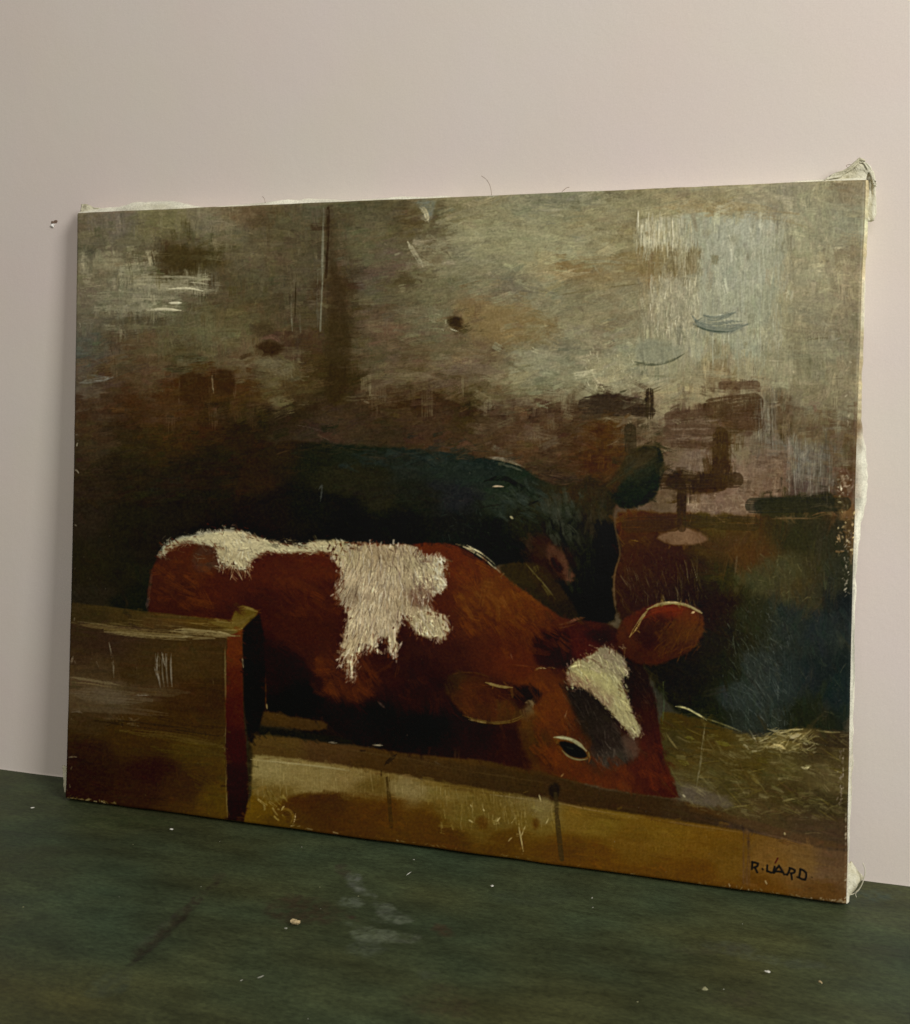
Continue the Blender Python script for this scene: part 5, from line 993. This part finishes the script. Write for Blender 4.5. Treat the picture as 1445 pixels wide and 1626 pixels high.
def interp(t, pairs):
    p = np.array(pairs, float); return np.interp(t, p[:, 0], p[:, 1])
BG = {11: 1.4, 12: 1.2, 13: 2.2, 14: 1.0}
def side(name, A, B, out, bulge, seed, cream):
    """turned canvas along the edge A-B (local x,z); bulge(t) metres outwards; cream(t) share of bare linen"""
    n, k = 420, 15; name_k = seed
    t = np.linspace(0, 1, n)[None, :]; s = np.linspace(0, 1, k)[:, None]
    A = np.array(A, float); B = np.array(B, float); L = np.hypot(*(B - A))
    bx = A[0] + (B[0] - A[0]) * t; bz = A[1] + (B[1] - A[1]) * t
    nzv = fbm((k, n), 18, 5, seed, 3)
    rag = fbm((1, n), 9, 3, seed + 5, 3)
    prof = np.sin(np.pi * np.clip(s, 0, 1) ** .8)
    off = bulge(t) * BG[name_k] * prof * (1 + rag * .5) + nzv * .0004 * (s > .05) - .0001
    y = .0022 + s * (CT - .0022 + .0005) + nzv * .0008 * (s > .05)
    wx = waist(bx, bz)[0]
    P = np.stack([bx + wx + off * out[0], y + 0 * t, bz + off * out[1]], -1)
    px, py = uv_to_sheet(np.clip(bx - out[0] * .004, 0, CW), np.clip(bz - out[1] * .004, 0, CH))
    pc = srgb2lin(bil(COL, px, py)) / .42 * np.ones((k, 1, 1))
    lin = np.array([.80, .77, .62]) * (1 + .5 * fbm((k, n), 14, 4, seed + 9, 3))[..., None]
    cr = np.clip((cream(t) + 0 * s) + (s - .25) * 1.4 + fbm((k, n), 22, 3, seed + 3, 3) * 1.2, 0, 1)[..., None]
    col = pc * (1 - cr) + lin * cr
    return grid_mesh(name, P, ALIN, np.clip(col, .01, .9), root)
mm = .001
side('turned_edge', (CW, 0), (CW, CH), (1, 0), lambda t: interp(t, [(0, 1.8 * mm), (.06, 1.2 * mm), (.1, 1.6 * mm), (.2, 2.6 * mm), (.3, 2.2 * mm), (.45, 2.0 * mm), (.50, 3.2 * mm), (.58, 6.2 * mm), (.63, 5.2 * mm), (.67, 2.2 * mm), (.78, 2.0 * mm), (.86, 2.2 * mm), (1, 2 * mm)]), 11,
     lambda t: interp(t, [(0, .95), (.45, .9), (.5, 1), (.62, .95), (.66, .1), (.78, .0), (.80, .8), (.86, .7), (.88, .0), (1, .2)]))
side('turned_edge', (0, 0), (0, CH), (-1, 0), lambda t: interp(t, [(0, .8 * mm), (.05, 1.6 * mm), (.06, .2 * mm), (1, .2 * mm)]), 12, lambda t: interp(t, [(0, .6), (.06, .4), (.1, -.3), (1, -.3)]))
side('turned_edge', (0, CH), (CW, CH), (0, 1), lambda t: interp(t, [(0, 1.0 * mm), (.03, 2.0 * mm), (.08, 3.4 * mm), (.13, 3.8 * mm), (.19, .8 * mm), (.26, 1.2 * mm), (.33, 2.6 * mm), (.39, .9 * mm), (.45, 1.6 * mm), (.52, 1.1 * mm), (.54, .1 * mm), (.9, .2 * mm), (.93, 1.2 * mm), (1, 1.5 * mm)]), 13,
     lambda t: interp(t, [(0, 1.4), (.2, 1.1), (.24, 1.3), (.4, 1.4), (.52, 1.4), (.55, .1), (.84, .2), (.88, 1.1), (1, 1.3)]))
side('turned_edge', (0, 0), (CW, 0), (0, -1), lambda t: interp(t, [(0, 2.4 * mm), (.05, .5 * mm), (.93, .5 * mm), (1, 2.4 * mm)]), 14, lambda t: interp(t, [(0, .5), (.1, .1), (.8, .1), (.9, .8), (1, .9)]))
# stretcher bars behind the canvas
def bar(x0, z0, x1, z1):
    a, b_ = CT - .0115, CT - .0006
    V = [(x, y, z) for y in (a, b_) for x, z in ((x0, z0), (x1, z0), (x1, z1), (x0, z1))]
    return poly_mesh('stretcher_bar', V, [(0, 3, 2, 1), (4, 5, 6, 7), (0, 1, 5, 4), (1, 2, 6, 5), (2, 3, 7, 6), (3, 0, 4, 7)], WOOD, root, False)
WOOD, nt_, b_ = material('pine_wood'); tc_ = node(nt_, 'ShaderNodeTexCoord').outputs['Object']
nt_.links.new(ramp(nt_, noise(nt_, tc_, 60, 4, .6, (.1, 1, 1)).outputs[0], [(.3, (.22, .13, .06, 1)), (.7, (.38, .25, .13, 1))]).outputs[0], b_.inputs['Base Color'])
bar(.003, .003, .048, CH - .003); bar(CW - .048, .003, CW - .003, CH - .003); bar(.0485, .003, CW - .0485, .048); bar(.0485, CH - .048, CW - .0485, CH - .003)

def flap(name, rows, y0, amp, seed, thick=.0012, yend=None):
    """crumpled fold of cloth lofted between polylines (local x,z in mm); rows go outward from the stretcher"""
    n = 26
    G = []
    for rw in rows:
        p = np.array(rw, float) * mm; d = np.r_[0, np.cumsum(np.hypot(*np.diff(p, axis=0).T))]
        tt = np.linspace(0, d[-1], n); G.append(np.stack([np.interp(tt, d, p[:, 0]), np.interp(tt, d, p[:, 1])], -1))
    G = np.array(G); m_ = 15
    si = np.linspace(0, len(G) - 1, m_); a = np.minimum(si.astype(int), len(G) - 2); ff = (si - a)[:, None, None]
    Q = G[a] * (1 - ff) + G[a + 1] * ff
    nz_ = fbm((m_, n), 7, 5, seed, 3); s = np.linspace(0, 1, m_)[:, None]
    y = y0 + nz_ * amp * 2 * (.3 + s) + ((yend or y0) - y0) * s
    P = np.concatenate([Q[..., :1], y[..., None], Q[..., 1:]], -1)
    P[..., 0] += fbm((m_, n), 4, 4, seed + 1, 2) * .0009; P[..., 2] += fbm((m_, n), 4, 4, seed + 2, 2) * .0009
    o = grid_mesh(name, P, LIN, None, root)
    md = o.modifiers.new('cloth', 'SOLIDIFY'); md.thickness = thick; md.offset = 0
    return o
# top right: peaked fold and the strip hanging down the side
flap('corner_fold', [[(572, 479), (580, 479.5), (590, 479.5), (597, 479.3), (599.5, 478)], [(575, 480.5), (582, 481.5), (590, 484), (597, 487), (601, 484)], [(578.4, 483), (588.1, 486), (592, 490.2), (596.6, 494), (602.3, 487)]], .0055, .0022, 31, .0014)
flap('corner_fold', [[(574, 481), (584, 483), (590, 487), (595, 491), (598, 492.5)], [(578, 484.5), (588, 488), (592, 491.5), (596, 495), (599.5, 493)]], .0035, .0010, 35, .0011)
flap('corner_fold', [[(599.6, 480), (600.2, 470), (600.6, 460), (600.8, 454)], [(602, 485), (603, 472), (603.6, 460), (603.4, 453.5)], [(600.5, 491), (604.8, 484), (606.8, 470.5), (607.6, 458), (606.2, 454)]], .0085, .0016, 32, .0012, .0065)
flap('corner_fold', [[(598, 492), (602.5, 484), (605.5, 476)], [(600.4, 491.5), (604.6, 485.5), (606.6, 476)]], .0040, .0006, 36, .0016)
# bottom right: triangular fold resting on the table
flap('corner_fold', [[(599.2, 27), (599.4, 18), (599.4, 10), (599.2, .6)], [(601.5, 25), (603.6, 19), (603.3, 10), (600.6, 1.0)], [(602.6, 25.6), (606.6, 21.5), (610.6, 16.6), (604.6, 6.2)]], .0035, .0016, 33, .0010, .0085)
# top left: rolled remnant
flap('corner_fold', [[(-.3, 479.6), (5, 479.6), (12, 479.6), (24, 479.6)], [(-.2, 483.5), (4, 484.5), (12, 482.5), (24, 482)], [(-.3, 488), (3.2, 488.6), (13, 484.5), (26, 483.6)]], .0045, .0016, 34, .0012, .007)
flap('corner_fold', [[(0, 3), (0, 12), (0, 24)], [(-4.2, 3), (-5.2, 13), (-6.2, 25)]], .0058, .0005, 37, .0012)
THR, nt_, b_ = material('linen_thread'); b_.inputs['Base Color'].default_value = (.66, .62, .48, 1); b_.inputs['Roughness'].default_value = .8
THD, nt_, b_ = material('brown_thread'); b_.inputs['Base Color'].default_value = (.30, .22, .17, 1); b_.inputs['Roughness'].default_value = .8
def thread(P, rad=.00028, m=THR, y=.004): return tube('loose_thread', [(x * mm, y + k * .0006, z * mm) for k, (x, z) in enumerate(P)], rad, m, root)
thread([(609.6, 27.8), (611.6, 22.6), (610.8, 17.0), (608.9, 10.3), (604.8, 5.0), (601.5, 4.2)], .00034)
thread([(610.2, 15.5), (607.9, 9.0), (605.5, 6.4), (606.5, 3.5)], .0002)
thread([(338.0, 495.3), (341.8, 492.8), (344.8, 488.1), (345.9, 481)], .00022, THD); thread([(397.6, 481), (400.7, 484.0), (402.9, 484.5)], .0002, THD); thread([(166.6, 481), (164.9, 486.2), (162.8, 487.7)], .0002, THD)
thread([(590, 488), (587, 490.8), (590.5, 491.6), (593, 490)], .00018, THD); thread([(600.3, 290), (602.8, 287), (601.4, 283)], .0002)

# ---------------------------------------------------------------- the chip in the wall plaster
chip = bpy.data.objects.new('wall_chip', None); COLL.objects.link(chip); chip.location = (-.0356, 0, .4735); chip.empty_display_size = .01
tag(chip, 'small brown hole with a white plaster chip in the pink wall', 'wall chip')
PLA, nt_, b_ = material('broken_plaster'); tcp = node(nt_, 'ShaderNodeTexCoord').outputs['Object']
nt_.links.new(ramp(nt_, noise(nt_, tcp, 500, 3).outputs[0], [(.35, (.45, .40, .36, 1)), (.55, (.86, .84, .80, 1))]).outputs[0], b_.inputs['Base Color']); b_.inputs['Roughness'].default_value = .9
HOL, nt_, b_ = material('dusty_plaster_hole'); b_.inputs['Base Color'].default_value = (.17, .11, .075, 1); b_.inputs['Roughness'].default_value = .95
def lump(name, r, seed, mat, parent=None, flat=.5, loc=(0, 0, 0), axis='z', sub=3, rough=.55):
    import bmesh
    bm = bmesh.new(); bmesh.ops.create_icosphere(bm, subdivisions=sub, radius=1)
    rr = np.random.default_rng(seed); K = rr.normal(0, 1, (7, 3)); ph = rr.random(7) * 6.28; st = rr.uniform(.75, 1.3, 3)
    for v in bm.verts:
        c = np.array(v.co); k = 1 + rough * float(np.mean(np.sin(K @ c * 2.6 + ph))) * 1.4
        c = c * k * st * np.array(r)
        if axis == 'z': c[2] *= flat
        else: c[1] *= flat
        v.co = c
    me = bpy.data.meshes.new(name); bm.to_mesh(me); bm.free(); me.materials.append(mat)
    for p in me.polygons: p.use_smooth = False
    o = bpy.data.objects.new(name, me); COLL.objects.link(o); o.location = loc
    if parent: o.parent = parent
    return o
lump('hole', (.0021, .0006, .0017), 3, HOL, chip, 1, (-.0006, 0, .0010), 'y'); lump('hole_rim', (.0016, .0004, .0011), 9, HOL, chip, 1, (.0020, 0, .0024), 'y')
lump('plaster_piece', (.0015, .0011, .0016), 5, PLA, chip, 1, (-.0002, -.0005, -.0008), 'y', 3, .9)

# ---------------------------------------------------------------- crumbs on the table
def crumb_mat(name, c):
    m, nt, b = material(name); tc = node(nt, 'ShaderNodeTexCoord').outputs['Object']
    nt.links.new(ramp(nt, noise(nt, tc, 700, 3).outputs[0], [(.3, tuple(x * .6 for x in c) + (1,)), (.6, c + (1,))]).outputs[0], b.inputs['Base Color']); b.inputs['Roughness'].default_value = .8
    return m
CB, CWH, CO, CG = crumb_mat('beige_paint_chip', (.55, .42, .22)), crumb_mat('white_crumb', (.68, .66, .58)), crumb_mat('olive_crumb', (.26, .25, .13)), crumb_mat('grey_crumb', (.30, .30, .24))
def crumb(x, y, rx, ry, mat, seed, label, group=None, cat='crumb', rz=0, name='crumb'):
    o = lump(name, (rx * mm, ry * mm, min(rx, ry) * mm), seed, mat, None, .55, (x, y, min(rx, ry) * mm * .3), 'z', 2)
    o.rotation_euler = (0, 0, rz); tag(o, label, cat, group); return o
crumb(.2582, -.1634, 3.3, 2.3, CB, 21, 'largest beige paint chip lying on the green table below the middle left of the painting', None, 'paint chip', .3, 'paint_chip')
crumb(.2552, -.1712, .8, .6, CG, 22, 'tiny grey speck touching the left side of the largest beige chip')
crumb(-.0136, -.0663, 1.3, .8, CWH, 23, 'white crumb on the green table below the bottom left corner of the painting', None, 'crumb', .5)
crumb(.1132, -.0692, 1.1, .7, CWH, 24, 'white crumb just under the painting\'s lower edge, below the stable block', None, 'crumb', .2)
crumb(.2626, -.2213, 2.0, .5, CG, 25, 'pale grey splinter lying slanted near the bottom of the photo, left of centre', None, 'splinter', .9, 'splinter')
crumb(.2535, -.2276, .8, .4, CG, 26, 'short grey speck just left of the pale slanted splinter', None, 'crumb', .9)
crumb(.3084, -.0840, 1.9, .35, CWH, 27, 'thin upright white splinter just below the middle of the painting', None, 'splinter', 1.25, 'splinter')
crumb(.3682, -.0849, .9, .7, CWH, 28, 'round white crumb below the second plank joint of the painted trough')
crumb(.4360, -.0818, 1.0, .5, CG, 29, 'upper of two grey crumbs below the painting, right of centre', None, 'crumb', 1.2); crumb(.4379, -.0936, .9, .4, CG, 30, 'lower of two grey crumbs below the painting, right of centre', None, 'crumb', 1.3)
crumb(.5453, -.1365, 1.3, .8, CWH, 31, 'brightest white crumb on the green table, at the lower right', None, 'crumb', .1)
crumb(.5742, -.1390, 1.5, .8, CB, 32, 'small cream seed-shaped crumb right of the brightest white crumb', None, 'crumb', 2.0)
crumb(.5098, -.1639, 1.6, 1.2, CO, 33, 'dull olive chip on the table left of the brightest white crumb', None, 'paint chip', .1, 'paint_chip')
crumb(.3058, -.0639, .8, .4, CG, 34, 'tiny grey crumb just above the thin upright white splinter')
crumb(-.1015, -.0030, 1.8, .8, CWH, 35, 'white scrap lying where the table meets the wall at the far left', None, 'paper scrap', .8, 'paper_scrap')
rg = np.random.default_rng(5)
for k, (x, y) in enumerate([(.2561, -.1185), (.2671, -.1437), (.5325, -.0871), (.4738, -.1858), (.3038, -.2487), (.1584, -.0768), (.0993, -.0989), (.2206, -.0683), (.5202, -.1609), (.0807, -.1943), (.1329, -.1664), (.1783, -.1398), (.2852, -.1222)]):
    crumb(x, y, rg.uniform(.28, .5), rg.uniform(.2, .35), CG if k % 3 else CO, 50 + k, 'minute dust speck scattered on the dark green table top', 'dust specks on the green table', 'dust speck', rg.uniform(0, 3), 'dust_speck')
